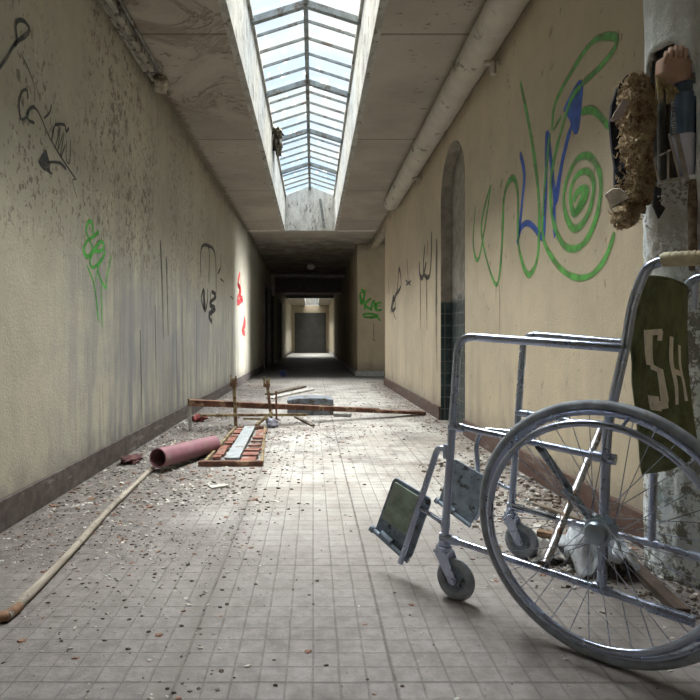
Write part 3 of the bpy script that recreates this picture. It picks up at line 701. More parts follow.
# white letters S and H lying on the cloth: shapes in (u, v)
def letter(name, polys):
    m = MB()
    for q in polys:
        (u0, v0), (u1, v1) = q[0], q[1]; w = q[2]
        n_ = 8; d = Vector((u1 - u0, (v1 - v0) * 1.0)); 
        nx, ny = (w, 0) if abs(v1 - v0) * 1.4 > abs(u1 - u0) else (0, w * .5)
        prev = None
        for k in range(n_ + 1):
            t_ = k / n_; u = u0 + (u1 - u0) * t_; v = v0 + (v1 - v0) * t_
            pr_ = []
            for sg in (-1, 1):
                uu, vv = u + nx * sg / 2, v + ny * sg / 2; e = 1e-3
                p = cpt(uu, vv); nn = (cpt(uu + e, vv) - p).cross(cpt(uu, vv + e) - p).normalized()
                if nn.dot(Vector((0, 1, 0)) - Vector((.6, 0, 0))) < 0: nn = -nn
                pr_.append(p + nn * .0032)
            if prev: m.quad([prev[0], prev[1], pr_[1], pr_[0]])
            prev = pr_
    m.build(name, M_let, CV, fix=False)
M_let = plain('off_white_stencil_paint', (.80, .76, .66), .8, 0, .12, 30, (.3, .28, .2), 60, .64)
letter('letter_s', [((.17, .285), (.37, .275), .06), ((.19, .27), (.21, .45), .11), ((.21, .455), (.38, .475), .06), ((.35, .46), (.36, .62), .11), ((.40, .63), (.22, .65), .08), ((.35, .27), (.35, .32), .07), ((.22, .60), (.24, .67), .13)])
letter('letter_h', [((.54, .29), (.60, .63), .075), ((.72, .32), (.82, .61), .07), ((.56, .46), (.77, .465), .06)])
m = MB(); m.tube([cpt(.0, k / 20) for k in range(0, 21)], .004, 8); m.tube([cpt(u / 12, 0) for u in range(13)], .0045, 8); m.build('hem', M_can, CV, smooth=50)
# ------------------------------------------------------------------ the lagged column
CXc, CYc, CR = 1.215, 1.87, .128
def col_mat():
    n = NT('white_flaking_lagging'); x, y, z = n.xyz(n.pos); P = n.pos
    v = n.noise(n.scale(P, (9, 9, 5)), 1, 7, .75, .5); w = n.noise(P, 26, 6, .8)
    col = n.mix(n.step(v, .35, .65), (.62, .67, .68), (.84, .87, .86))
    low = n.step(z, .75, 1.3, 1, .15)
    pe = n.mul(n.step(n.add(n.mul(v, .45), n.mul(w, .55)), .49, .52), low)
    col = n.mix(n.mul(pe, .92), col, n.mix(n.step(w, .4, .6), (.065, .075, .07), (.20, .19, .15)))
    bl = n.mul(n.step(n.noise(P, 5, 4, .6), .5, .66), n.step(z, .2, .9, .7, .15)); col = n.mix(bl, col, (.36, .50, .56))
    sp = n.mul(n.step(w, .63, .66), .8); col = n.mix(sp, col, (.1, .09, .07))
    tan = n.mul(n.band(z, .93, 1.28, .06), n.step(v, .42, .6), .55); col = n.mix(tan, col, (.33, .28, .21))
    return n.pbr(col, .75, 0, n.bump(n.add(v, n.mul(w, .7)), .9, .012))
M_col = col_mat()
camdir = Vector((-CXc, -CYc, 0)).normalized(); leftd = Vector((-camdir.y, camdir.x, 0)) * -1
if leftd.x > 0: leftd = -leftd
def cpos(a, z, r): # a in degrees: 0 faces the middle of the passage near end, positive to the left
    a = math.radians(a); d = camdir * math.cos(a) + leftd * math.sin(a); return Vector((CXc + d.x * r, CYc + d.y * r, z))
CO = empty('column', (CXc, CYc, 0)); tag(CO, 'white flaking lagged column against the right wall, torn open near the top', 'column')
CO.matrix_world = Matrix.Translation((CXc, CYc, 0))
def L3(v): return (v[0] - CXc, v[1] - CYc, v[2])
m = MB(); NA, NZ = 96, 150
def hole(a, z):
    zz = (z - 1.44) / .235; e = .10 * noise.noise(Vector((a * .06, z * 9, 3)))
    if z < 1.25: return False
    rt_ = -8 ; lf_ = 86
    if z > 1.44:
        k = (z - 1.44) / .235; 
        if k > 1: return False
        c = (1 - k ** 3) ** .4; mid = 38; return (mid - 46 * c) < a + e * 60 < (mid + 48 * c)
    return rt_ < a + e * 60 < lf_
vid = {}
def vtx(i, j):
    i %= NA
    if (i, j) not in vid:
        a = i * 360 / NA - 180; z = H * j / NZ; p = cpos(a, z, 1); d = p - Vector((CXc, CYc, z))
        rr = CR + .006 * noise.noise(Vector((d.x * 5, d.y * 5, z * 4))) + (.006 * noise.noise(Vector((d.x * 14, d.y * 14, z * 16))) if z < 1.25 else .002 * noise.noise(Vector((d.x * 9, d.y * 9, z * 9))))
        vid[(i, j)] = len(m.v); m.v.append(tuple(L3(cpos(a, z, rr))))
    return vid[(i, j)]
for j in range(NZ):
    for i in range(NA):
        a = (i + .5) * 360 / NA - 180; z = H * (j + .5) / NZ
        if not hole(a, z): m.f.append((vtx(i, j), vtx(i + 1, j), vtx(i + 1, j + 1), vtx(i, j + 1)))
shell = m.build('lagging', M_col, CO, smooth=60)
so = shell.modifiers.new('t', 'SOLIDIFY'); so.thickness = .016; so.offset = -1
m = MB(); m.tube([L3((CXc + .03, CYc + .03, .02)), L3((CXc + .03, CYc + .03, H - .01))], .055, 20); m.build('inner_pipe', M_blk, CO, smooth=40)
m = MB(); m.tube([L3(cpos(-3, z, CR + .003)) for z in (.96, 1.0, 1.08, 1.16, 1.235)], [.009, .013, .011, .014, .010], 8); m.build('seam', plain('rotted_seam', (.17, .13, .09), .9, 0, .5, 60), CO, smooth=50)
m = MB(); m.tube([L3(cpos(58, 1.17 + k * .05, .088)) for k in range(9)], .014, 12); m.build('grey_tube', plain('grey_tube_paint', (.13, .13, .12), .6, 0, .2, 20), CO, smooth=40)
# contents of the tear: things wedged in
def D3(px, py, Y): return Vector(((px - 313) / 580 * Y, Y, .75 + (340 - py) / 580 * Y))
M_flesh = plain('flesh_pink_padding', (.50, .33, .255), .7, 0, .15, 16, (.30, .20, .11), 18, .62)
Yh = 1.79
m = MB()
# rounded stump: superellipse section pushed into depth
def stump(cx, cy, w, h, dy, tilt):
    n1, n2 = 28, 14; i0 = len(m.v); c = D3(cx, cy, Yh); sx = w / 580 * Yh; sz = h / 580 * Yh
    for j in range(n2 + 1):
        ph = -PI / 2 + PI * j / n2
        for i in range(n1):
            th = 2 * PI * i / n1
            def se(x, e): return math.copysign(abs(x) ** e, x)
            X = sx * se(math.cos(ph), .6) * se(math.cos(th), .7); Zz = sz * se(math.sin(ph), .6); Yy = dy * se(math.cos(ph), .6) * se(math.sin(th), .7)
            X *= 1 + .10 * (Zz / sz); k = 1 + .05 * noise.noise(Vector((X * 40, Yy * 40, Zz * 40)))
            m.v.append(tuple(c + Vector((X * k + Zz * tilt, Yy * k, Zz * k - X * .15))))
    for j in range(n2):
        for i in range(n1): m.f.append((i0 + j * n1 + i, i0 + j * n1 + (i + 1) % n1, i0 + (j + 1) * n1 + (i + 1) % n1, i0 + (j + 1) * n1 + i))
stump(674, 71, 16.5, 12.5, .03, .12)
F_ = m.build('padded_stump', M_flesh, smooth=70); tag(F_, 'flesh-coloured padded stump with five short ridges, wedged in the torn column', 'padded stump')
for k, (px, py, w) in enumerate(((665.5, 54, 1.9), (670, 50.5, 2.3), (675, 49, 2.4), (680, 48.5, 2.4), (685, 49.5, 2.2))):
    a = D3(px - 1, py + 13, Yh - .012); b_ = D3(px + .3, py + 4, Yh - .028); c = D3(px + .8, py, Yh - .012); d = D3(px + .3, py - 1.5, Yh + .01)
    r_ = w / 580 * Yh; t_ = MB(); t_.tube(crv([a, b_, c, d], 6), [r_ * (.8 + .35 * min(1, i / 8)) * (1 if i < 16 else .8) for i in range(19)], 12); t_.build('ridge', M_flesh, F_, smooth=60)
m = MB()
random.seed(3)
for k in range(16):
    x = 656 + k * 1.3; p = D3(x, 78 + U(-4, 3) + k * .9, Yh - .02); q = D3(x - U(-2, 3), 98 + U(-6, 8), Yh - .015 + U(-.01, .015)); m.tube(crv([p, (p + q) / 2 + Vector((U(-.006, .006), -.006, 0)), q], 4), [.0045] * 5 + [.004, .003, .002, .001], 6)
m.build('ragged_cuff', plain('ragged_tan_cloth', (.34, .27, .15), .95, 0, .4, 60), F_, smooth=60)
bt = MB(); ax0, ax1 = D3(684, 84, Yh + .0), D3(683, 136, Yh + .0)
bt.tube([ax0, ax0.lerp(ax1, .2), ax0.lerp(ax1, .22), ax1], [.030, .032, .035, .0345], 24)
BT = bt.build('blue_tube', plain('dark_blue_grey_tube', (.085, .13, .20), .35, .3, .2, 8, (.05, .05, .05), 16, .62), smooth=40); tag(BT, 'blue grey tube with white tapered end inside the torn column', 'tube')
tp = MB(); tp.tube([ax1, ax1 + Vector((.001, 0, -.03)), D3(690, 187, Yh)], [.034, .033, .013], 24); tp.build('white_cone', plain('pale_lilac_plastic', (.52, .53, .64), .4, 0, .08, 10), BT, smooth=40)
sp = MB()
for k in range(14): p = D3(673 + k * .12, 103 + k * 2.5, Yh - .034); sp.tube([p + Vector((-.006, 0, 0)), p + Vector((.005, -.001, .001))], .0022, 6)
sp.build('ribbed_strip', plain('grey_ribs', (.4, .4, .38), .5), BT, smooth=40)
wc = MB()
for a, b_ in (((669, 134), (682, 189)), ((675, 134), (688, 188)), ((678, 134), (690, 188)), ((655, 158), (673, 149)), ((659, 185), (683, 178)), ((654, 158), (660, 186)), ((668, 152), (668, 184))):
    wc.tube([D3(*a, Yh - .035), D3(*b_, Yh - .03)], .0035 if a[1] == 134 else .0028, 8)
tag(wc.build('wire_cage', plain('pale_wire', (.34, .31, .28), .5, .3, .2, 30), smooth=40), 'pale wire ladder leaning against the blue tube in the torn column', 'wire cage')
# wool, felt, card and bristles spilling out on the left
def wool_mat():
    n = NT('brown_mineral_wool'); v = n.noise(n.pos, 24, 7, .75); w = n.noise(n.pos, 90, 5, .8)
    col = n.mix(n.step(v, .36, .6), (.17, .08, .035), (.62, .49, .30)); col = n.mix(n.mul(n.step(w, .5, .65), .5), col, (.78, .69, .52))
    return n.pbr(col, .95, 0, n.bump(n.add(v, w), 1, .012))
M_wool = wool_mat()
WO = MB()
for k, (px, py, rx, rz) in enumerate(((636, 86, 12, 12), (634, 104, 15, 15), (637, 125, 16, 17), (636, 146, 15, 17), (637, 166, 14, 16), (636, 185, 14, 15), (632, 202, 14, 14), (625, 217, 12, 12), (645, 116, 9, 34), (644, 175, 9, 30))):
    s_ = 1.8 / 580; WO.blob(D3(px, py, 1.86), (rx * s_, .042, rz * s_), .30, 3.6, k * 2.3, 4)
random.seed(5)
for k in range(420):
    px, py = U(616, 652), U(80, 226); 
    if py > 195: px -= 6
    p = D3(px, py, 1.82); q = p + Vector((U(-.02, .012), U(-.02, .0), U(-.02, .018))); WO.tube(crv([p, (p + q) / 2 + Vector((0, 0, U(-.008, .008))), q], 3), [.0022, .002, .002, .0018, .0015, .0011, .0006], 4)
tag(WO.build('insulation_wool', M_wool, smooth=70), 'brown fluffy insulation spilling from the torn column', 'insulation')
fe = MB()
pts_ = [(628, 74), (618, 86), (612, 104), (610, 124), (612, 146), (615, 166), (615, 190), (622, 194), (632, 190), (636, 170), (628, 120), (634, 84)]
fe.prism([D3(*p, 1.89) for p in crv([(a, b_, 0) for a, b_ in pts_], 1, True) and pts_], (0, .012, 0))
fe.blob(D3(621, 174, 1.86), (.02, .012, .035), .3, 3, 2, 3)
tag(fe.build('felt_sheet', plain('blue_black_felt', (.018, .02, .032), .9, 0, .4, 40), bevel=.004), 'black felt sheet behind the spilling insulation', 'felt')
cd = MB(); cd.prism([D3(610.5, 120, 1.80), D3(613, 121.5, 1.80), D3(621, 118, 1.80), D3(629, 103, 1.80), D3(627, 99.5, 1.80), D3(623, 99, 1.80)], (0, .004, 0))
tag(cd.build('card_scrap', plain('pale_card', (.48, .42, .40), .8, 0, .1, 20)), 'pale pointed scrap of card stuck in the insulation', 'card scrap')
br = MB()
for k in range(11):
    t_ = k / 10; a = D3(612 + 16 * t_, 207 - 9 * t_, 1.81); b_ = D3(605.5 + 19 * t_ , 194 - 7 * math.sin(t_ * 2.6) + 2 * t_, 1.79); br.tube([a, b_], [.0032, .003], 6)
BR = br.build('bristle_fan', plain('pale_bristle', (.62, .56, .50), .7), smooth=40); tag(BR, 'striped fan of bristles at the lower left of the insulation', 'bristles')
b2 = MB(); b2.prism([D3(613, 208, 1.83), D3(607, 196, 1.82), D3(612, 189, 1.82), D3(624, 189, 1.82), D3(629, 199, 1.83)], (0, .004, 0)); b2.build('backing', M_blk, BR)
fp_ = MB(); fp_.prism([D3(655, 186, 1.765), D3(662, 188, 1.765), D3(661, 204, 1.76), D3(666, 208, 1.76), D3(659, 219, 1.755), D3(653, 206, 1.76)], (.002, .008, 0))
tag(fp_.build('felt_scrap', plain('black_felt', (.022, .022, .026), .9, 0, .4, 40), bevel=.002), 'black scrap of felt hanging below the tear in the column', 'felt scrap')
m = MB()
random.seed(15)
for k in range(40):
    px, py = U(658, 688), U(182, 204); m.blob(D3(px, py, 1.755), (U(.003, .007), .006, U(.003, .006)), .4, 3, k, 1)
m.build('plaster_crumbs', plain('grey_crumbs', (.30, .28, .25), .95, 0, .5, 60), CO).parent = None
o = bpy.data.objects['plaster_crumbs']; tag(o, 'crumbled plaster along the lower edge of the tear', 'crumbs', kind='stuff')
m = MB(); m.tube([L3((1.165, 1.69, 1.22)), L3((1.145, 1.70, 1.05)), L3((1.13, 1.71, .93)), L3((1.125, 1.712, .84))], .0075, 10)
m.tube([L3((1.157, 1.69, 1.14)), L3((1.175, 1.76, 1.14))], .006, 8); m.tube([L3((1.13, 1.71, .9)), L3((1.15, 1.77, .9))], .006, 8)
m.build('thin_chrome_pipe', M_chr, CO, smooth=40, label='thin bright pipe clipped upright to the column')
# ------------------------------------------------------------------ debris lying about
M_rust = plain('rusty_steel', (.135, .062, .04), .8, .2, .45, 16, (.26, .17, .11), 10, .55)
M_rust2 = plain('rusty_yellowed_steel', (.24, .19, .10), .75, .15, .35, 18, (.11, .06, .035), 12, .52)
def wood(name, c, c2):
    n = NT(name); v = n.noise(n.scale(n.obj, (40, 6, 40)), 1, 6, .7); w = n.noise(n.obj, 9, 5, .7)
    col = n.mix(n.step(v, .35, .65), c, c2); col = n.mix(n.mul(n.step(w, .52, .62), .6), col, tuple(x * .45 for x in c))
    return n.pbr(col, .8, 0, n.bump(v, .5, .003))
M_pole = wood('weathered_pole', (.24, .205, .16), (.36, .32, .265)); M_pole2 = wood('orange_broken_wood', (.22, .11, .06), (.30, .18, .11))
A0, A1 = Vector((-.815, 1.54, .015)), Vector((-.985, 4.14, .015))
m = MB(); cs = [A0.lerp(A1, k / 24) + Vector((.006 * math.sin(k * .5), 0, 0)) for k in range(25)]; m.tube(cs, [.0135 + .0012 * math.sin(k * 1.3) for k in range(25)], 12)
PO = m.build('wooden_pole', M_pole, smooth=50); tag(PO, 'long thin wooden pole lying along the left wall', 'pole')
m = MB(); m.tube([A0 + Vector((-.09, -.02, 0)), A0 + Vector((0, .005, 0)), A0 + Vector((.004, .06, 0))], [.010, .015, .014], 10); m.build('broken_end', M_pole2, PO, smooth=50)
a, b_ = Vector((-.875, 3.27, .084)), Vector((-.665, 3.86, .056))
m = MB(); m.pipe(a, b_, .056, .050); RP = m.build('red_pipe', plain('dusty_mauve_red_pipe', (.22, .095, .115), .6, 0, .12, 10, (.24, .16, .15), 8, .58), smooth=40)
tag(RP, 'short mauve red pipe lying on the rubble by the left wall', 'pipe')
# rusty frame across the corridor
FR = empty('metal_rack', (0, 5.2, 0)); tag(FR, 'rusty metal frame with uprights lying right across the corridor', 'metal rack')
def lf(p): return (p[0], p[1] - 5.2, p[2])
BA, BB = Vector((-1.04, 4.83, .225)), Vector((1.10, 5.80, .022))
m = MB(); BM = BA.lerp(BB, .78) + Vector((0, 0, .004)); m.bar(lf(BA), lf(BM), .045, .045); m.bar(lf(BA + Vector((0, .02, .024))), lf(BM + Vector((0, .02, .01))), .09, .012)
m.bar(lf(BM - Vector((.05, .02, 0))), lf(BB), .11, .03); m.build('long_bar', M_rust, FR, bevel=.003)
m = MB(); m.bar(lf(BA + Vector((.12, -.1, -.09))), lf(BA.lerp(BB, .46) + Vector((0, -.08, -.05))), .03, .02); m.build('second_bar', M_rust2, FR)
for (X, Yb, zt, dx, mt_, w) in ((-.655, 4.93, .425, -.02, M_rust2, .028), (-.36, 5.08, .405, -.045, M_rust2, .024), (-.315, 5.02, .31, -.005, M_rust, .016)):
    m = MB(); m.bar(lf((X, Yb, 0)), lf((X + dx, Yb + .01, zt)), w, w, (0, 1, 0)); m.bar(lf((X + dx - .03, Yb, zt - .05)), lf((X + dx + .03, Yb, zt - .055)), .02, .035) if w > .02 else None
    if w > .02: m.bar(lf((X + dx - .022, Yb, zt - .04)), lf((X + dx - .022, Yb, zt + .03)), .012, .012, (0, 1, 0)); m.bar(lf((X + dx + .02, Yb, zt - .04)), lf((X + dx + .02, Yb, zt + .02)), .012, .012, (0, 1, 0))
    m.build('upright', mt_, FR, bevel=.002)
m = MB(); m.bar(lf((-1.02, 4.83, 0)), lf((-1.035, 4.84, .22)), .03, .012, (0, 1, 0)); m.build('leg', plain('pale_strip', (.45, .44, .42), .6), FR)
m = MB(); m.bar(lf((-.36, 5.05, .12)), lf((-.48, 4.9, .03)), .02, .02); m.bar(lf((-.60, 4.98, .075)), lf((-.30, 5.1, .05)), .022, .016); m.build('cross_tie', M_rust2, FR)
# shallow tray-like frame with brick red boards
GR = empty('board_frame', (-.5, 4.2, 0)); tag(GR, 'flat rusty frame holding broken red boards and a pale strip', 'frame')
def lg(x, y, z): return (x + .5, y - 4.2, z)
nl, nr, flx, frx = (-.645, 3.46), (-.305, 3.46), (-.645, 4.84), (-.40, 4.84)
for nm, a, b_, w, mt_ in (('side_rail', nl, flx, .028, M_rust2), ('side_rail', nr, frx, .028, M_rust2), ('end_rail', (-.68, 3.45), (-.30, 3.45), .05, M_rust), ('end_rail', flx, frx, .03, M_rust)):
    m = MB(); m.bar(lg(*a, .017), lg(*b_, .017), w * .7, .03); m.build(nm, mt_, GR, bevel=.003)
m = MB(); m.bar(lg(-.49, 3.50, .03), lg(-.52, 4.78, .03), .085, .02); m.build('pale_strip', plain('pale_blue_grey_board', (.28, .30, .31), .6, 0, .2, 12, (.2, .18, .16), 10, .6), GR)
M_brick = plain('brick_red_board', (.20, .075, .05), .85, 0, .3, 20, (.26, .21, .18), 12, .56)
random.seed(9)
for k in range(16):
    y = 3.53 + k * .079; sd = k % 2
    x0_ = -.625 if sd else -.45; x1_ = -.565 if sd else -.45 + .12 - .025 * (y - 3.4)
    m = MB(); cx_, cy_ = (x0_ + x1_) / 2, y; w = (x1_ - x0_) / 2; a = U(-.25, .25)
    Mt = Matrix.Translation(lg(cx_, cy_, .024)) @ Matrix.Rotation(a * .5, 4, 'Z') @ Matrix.Rotation(U(-.12, .12), 4, 'X')
    m.box((-w * U(.7, 1), -U(.045, .08), -.006), (w * U(.75, 1.1), U(.045, .08), .006), Mt); m.build('red_board', M_brick, GR)
# grey box
BX = empty('metal_box', (-.03, 5.95, 0), .03); tag(BX, 'blue grey box standing behind the rusty bar', 'box')
m = MB(); m.prism([(-.23, -.16, 0), (.23, -.16, 0), (.23, -.16, .155), (.13, -.16, .168), (0, -.16, .172), (-.13, -.16, .165), (-.23, -.16, .15)], (0, .32, 0)); m.build('box_body', plain('blue_grey_metal', (.15, .17, .20), .6, .1, .2, 8, (.09, .08, .07), 12, .55), BX, bevel=.006)
m = MB(); m.box((-.24, -.17, .10), (.24, -.16, .112)); m.build('box_rim', M_steel, BX); m = MB(); m.box((-.24, .16, .10), (.24, .17, .112)); m.build('box_rim', M_steel, BX)
def scrap(name, label, cat, a, b_, w, h, mat, grp=None):
    m = MB(); m.bar(a, b_, w, h); o = m.build(name, mat, bevel=.002); tag(o, label, cat, grp); return o
M_pw = wood('pale_plank', (.36, .34, .30), (.52, .50, .46)); M_dw = wood('dark_plank', (.10, .08, .06), (.19, .15, .11))
scrap('plank', 'pale plank lying behind the blue grey box', 'plank', (-.55, 7.35, .012), (-.02, 8.7, .012), .10, .022, M_pw)
scrap('plank', 'dark plank lying left of the pale plank behind the box', 'plank', (-.60, 7.9, .014), (-.16, 9.2, .014), .12, .026, M_dw)
scrap('plank', 'thin dark lath in front of the blue grey box', 'plank', (-.17, 5.62, .01), (.0, 5.02, .01), .035, .018, M_dw)
scrap('metal_offcut', 'short grey offcut right of the blue grey box', 'offcut', (.21, 5.70, .016), (.37, 5.66, .016), .07, .03, M_steel)
m = MB(); m.lathe([(.055, 0), (.07, .12), (.064, .12), (.05, .01)], Matrix.Translation((-.60, 11.7, .068)) @ Matrix.Rotation(1.45, 4, 'X'), 20)
tag(m.build('blue_pot', plain('dark_blue_plastic', (.02, .04, .16), .4, 0, .2, 10), smooth=40), 'small dark blue pot lying far down the corridor', 'pot')
m = MB(); m.blob((-1.05, 5.35, .03), (.07, .06, .03), .6, 3.5, 6, 3); tag(m.build('red_rag', plain('red_rag_cloth', (.18, .035, .03), .9, 0, .4, 20), smooth=70), 'crumpled red rag by the left wall behind the rusty bar', 'rag')
m = MB(); m.blob((-1.12, 3.55, .02), (.06, .08, .022), .55, 2.7, 16, 3); tag(m.build('dark_red_rag', plain('dark_red_cloth', (.08, .03, .028), .9, 0, .4, 20), smooth=70), 'dark red rag between the left baseboard and the red pipe', 'rag')
m = MB(); m.blob((-.16 - .19, 4.98, .035), (.05, .05, .04), .4, 3, 26, 3); tag(m.build('grey_lump', plain('lilac_grey_lump', (.27, .27, .33), .8, 0, .3, 20), smooth=70), 'pale grey crumpled lump at the far end of the board frame', 'lump')
scrap('broken_slat', 'pale flat chip lying before the board frame', 'slat', (-.52, 2.93, .006), (-.44, 2.98, .006), .045, .008, M_pw)
# under and behind the wheelchair
def crumple(name, c, sz, amp, seed, mat, label, cat, grp=None):
    m = MB(); n_ = 26; i0 = 0
    pts_ = {}
    for j in range(n_ + 1):
        for i in range(n_ + 1):
            u, v = i / n_ * 2 - 1, j / n_ * 2 - 1
            r_ = 1 + .3 * noise.noise(Vector((math.atan2(v, u) * 1.2, seed, 0)))
            fall = max(0, 1 - (u * u + v * v) * .55)
            rdg = abs(noise.noise(Vector((u * 2.2 + seed, v * 2.2, 0)))) + .5 * abs(noise.noise(Vector((u * 5 + seed, v * 5, 3))))
            m.v.append((c[0] + u * sz[0] * r_, c[1] + v * sz[1] * r_, .004 + sz[2] * fall * (.35 + amp * (1 - 1.6 * rdg)) if fall > 0 else .004))
    for j in range(n_):
        for i in range(n_): m.f.append((j * (n_ + 1) + i, j * (n_ + 1) + i + 1, (j + 1) * (n_ + 1) + i + 1, (j + 1) * (n_ + 1) + i))
    m.v = [(x, y, max(z, .003)) for x, y, z in m.v]
    o = m.build(name, mat, smooth=50); s_ = o.modifiers.new('t', 'SOLIDIFY'); s_.thickness = .003; s_.offset = 1
    tag(o, label, cat, grp); return o
M_cl = plain('grimy_white_cloth', (.50, .53, .57), .85, 0, .12, 8, (.25, .23, .2), 9, .6)
crumple('white_cloth', (.935, 1.93, 0), (.10, .12, .14), .9, 2, M_cl, 'crumpled white cloth on the floor behind the wheel hub', 'cloth')
crumple('plaster_sheet', (.80, 2.02, 0), (.07, .09, .05), .7, 9, plain('broken_plaster', (.33, .31, .29), .9, 0, .3, 20), 'broken sheet of grey plaster left of the white cloth', 'plaster')
scrap('rotten_board', 'dark rotten board slanting across the floor at the foot of the column', 'board', (1.05, 1.93, .015), (.995, 1.56, .015), .04, .025, wood('rotten_board', (.03, .02, .014), (.075, .05, .035)))
scrap('rotten_board', 'brown splintered board between the far caster and the column', 'board', (.86, 2.22, .014), (1.03, 2.10, .014), .035, .02, wood('splintered_board', (.14, .08, .04), (.26, .17, .10)))
scrap('lath', 'short pale lath beside the far caster wheel', 'lath', (.80, 2.15, .008), (.90, 2.32, .008), .03, .012, M_pw)
scrap('lath', 'dark lath lying against the right baseboard', 'lath', (1.00, 2.62, .01), (1.14, 2.28, .01), .025, .016, M_dw)
# ------------------------------------------------------------------ uncounted rubble
def rubble(name, label, mat, n, dens, smin, smax, flat, seed, cat='rubble'):
    random.seed(seed); m = MB(); c = 0; tries = 0
    while c < n and tries < n * 60:
        tries += 1; t_ = R(); y = 1.0 + 9.5 * t_ ** 1.25; x = U(XL + .03, XR - .03)
        if R() > dens(x, y): continue
        c += 1; s_ = smin + (smax - smin) * R() ** 2.6 * (1 if y > 2.5 else .6); k = random.choice((4, 5, 5, 6)); a0 = R() * 6.28; h = s_ * flat * U(.5, 1.2)
        tx, ty_ = U(-.25, .25), U(-.25, .25); i = len(m.v); an = [a0 + 2 * PI * (j + U(-.25, .25)) / k for j in range(k)]; st = U(.45, 1)
        for lvl, sc in ((0, 1), (1, U(.6, .95))):
            for a in an:
                px, py = s_ * sc * math.cos(a) * U(.75, 1.1), s_ * sc * st * math.sin(a) * U(.75, 1.1)
                m.v.append((x + px, y + py, .0008 + (h + px * tx + py * ty_ if lvl else 0)))
        for j in range(k): m.f.append((i + j, i + (j + 1) % k, i + k + (j + 1) % k, i + k + j))
        m.f.append(tuple(i + k + j for j in range(k)))
    m.v = [(a, b__, max(c_, .0005)) for a, b__, c_ in m.v]
    o = m.build(name, mat, fix=False); tag(o, label, cat, kind='stuff')
def g(x, c, w): return math.exp(-((x - c) / w) ** 2)
def dA(x, y):
    d = .03 if y < 5 else .015
    d += 1.0 * g(x, -1.1, .35) * (1 if y > 1.9 else .35) * (1 if y < 6 else .4)
    d += .8 * g(x, -.95, .4) * g(y, 3.3, .8) + .5 * g(x, -.8, .5) * g(y, 2.2, .5)
    d += .9 * g(x, -.75, .35) * g(y, 3.0, .9) + .8 * g(x, -.5, .45) * g(y, 4.0, 1.0)
    d += .55 * g(x, .0, .6) * g(y, 4.8, .5) + .3 * g(x, -.3, .09) * (y < 3) + .12 * g(x, -.1, .8) * g(y, 6.5, 1.4)
    d += 1.0 * g(x, 1.1, .14) * (y > 1.7) + .8 * g(x, .95, .25) * g(y, 2.1, .35)
    return min(1, d * (.45 + 1.3 * max(0, noise.noise(Vector((x * 3, y * 3, 0))) + .25)))
rubble('pale_rubble', 'pale plaster chips strewn over the tiled floor', plain('plaster_chip', (.44, .42, .38), .9, 0, .35, 90), 5600, dA, .002, .016, .3, 31)
rubble('dark_rubble', 'dark crumbs and dirt strewn over the tiled floor', plain('dark_crumb', (.085, .07, .055), .95, 0, .5, 90), 7000, dA, .002, .012, .4, 32)
rubble('brown_rubble', 'brown wood and brick splinters strewn over the tiled floor', plain('brown_splinter', (.20, .11, .075), .9, 0, .5, 90), 1300, dA, .003, .022, .2, 33)
_U = U
def dB(x, y): return min(1, (x - .45) * 1.6) if (1.55 < y < 3.6 and x > .62 and (x > .95 or y > 1.75)) else 0
rubble('wall_foot_rubble', 'broken plaster and dirt heaped along the right baseboard behind the wheelchair', plain('mixed_rubble', (.17, .14, .115), .95, 0, .75, 60), 800, dB, .004, .022, .6, 41)
rubble('pale_wall_foot_chips', 'pale plaster lumps among the dirt behind the wheelchair', plain('pale_lumps', (.42, .40, .38), .95, 0, .3, 60), 260, dB, .005, .026, .6, 42)
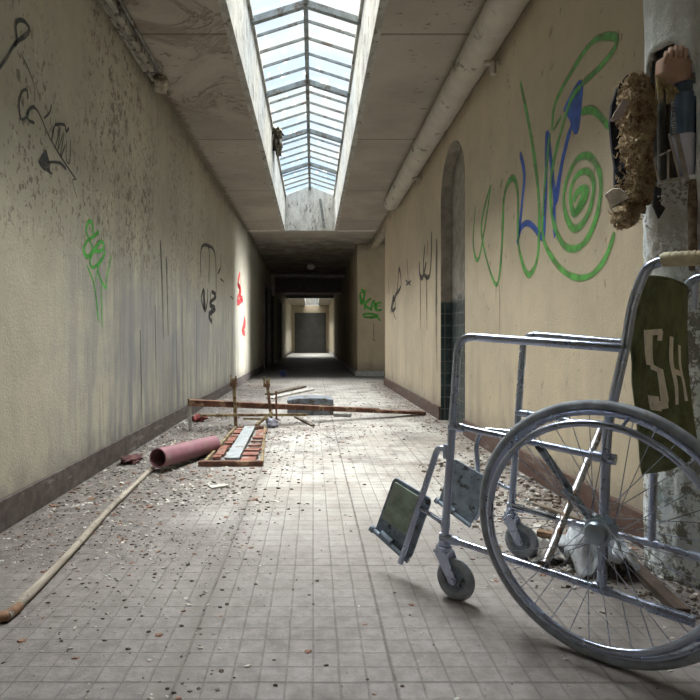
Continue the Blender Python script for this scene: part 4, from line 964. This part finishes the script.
# ------------------------------------------------------------------ light
def sun(name, d, e, ang, col):
    l = bpy.data.lights.new(name, 'SUN'); l.energy = e; l.angle = math.radians(ang); l.color = col
    o = bpy.data.objects.new(name, l); C.objects.link(o); o.rotation_euler = Vector(d).to_track_quat('-Z', 'Y').to_euler(); o.location = (0, 3, 6); return o
sun('hazy_sun', (.02, -.22, -1), 26.0, 70, (1.0, .98, .95))
al = bpy.data.lights.new('passage_window_daylight', 'AREA'); al.shape = 'RECTANGLE'; al.size = 1.5; al.size_y = 2.0; al.energy = 19; al.spread = math.radians(22); al.color = (.95, .97, 1)
ao = bpy.data.objects.new('passage_window_daylight', al); C.objects.link(ao); ao.location = (3.48, 10.82, 1.12); ao.rotation_euler = Vector((-1, -.15, -.03)).to_track_quat('-Z', 'Y').to_euler()
w = bpy.data.worlds.new('sky'); bpy.context.scene.world = w; w.use_nodes = True; nt = w.node_tree; nt.nodes.clear()
o = nt.nodes.new('ShaderNodeOutputWorld'); bg = nt.nodes.new('ShaderNodeBackground'); tc = nt.nodes.new('ShaderNodeTexCoord'); nz = nt.nodes.new('ShaderNodeTexNoise'); nz.inputs['Scale'].default_value = 3; nz.inputs['Detail'].default_value = 5
rp = nt.nodes.new('ShaderNodeValToRGB'); rp.color_ramp.elements[0].position = .38; rp.color_ramp.elements[0].color = (.70, .86, .97, 1); rp.color_ramp.elements[1].position = .6; rp.color_ramp.elements[1].color = (1, 1, 1, 1)
nt.links.new(tc.outputs['Generated'], nz.inputs['Vector']); nt.links.new(nz.outputs['Fac'], rp.inputs[0]); nt.links.new(rp.outputs[0], bg.inputs[0]); nt.links.new(bg.outputs[0], o.inputs[0]); bg.inputs[1].default_value = .72
# ------------------------------------------------------------------ camera and view
cam = bpy.data.cameras.new('camera'); co = bpy.data.objects.new('camera', cam); C.objects.link(co)
co.location = (0, 0, .75); co.rotation_euler = (PI / 2, 0, 0)
cam.sensor_width = 36; cam.lens = 36 * 580 / 700; cam.shift_x = (350 - 313) / 700; cam.shift_y = -(350 - 340) / 700; cam.clip_start = .05
sc = bpy.context.scene; sc.camera = co
sc.view_settings.view_transform = 'Standard'; sc.view_settings.look = 'None'; sc.view_settings.exposure = .85; sc.view_settings.gamma = 1; sc.view_settings.use_curve_mapping = False
sc.cycles.max_bounces = 10; sc.cycles.diffuse_bounces = 6; sc.cycles.transparent_max_bounces = 12; sc.cycles.sample_clamp_indirect = 6
sc.cycles.use_denoising = True
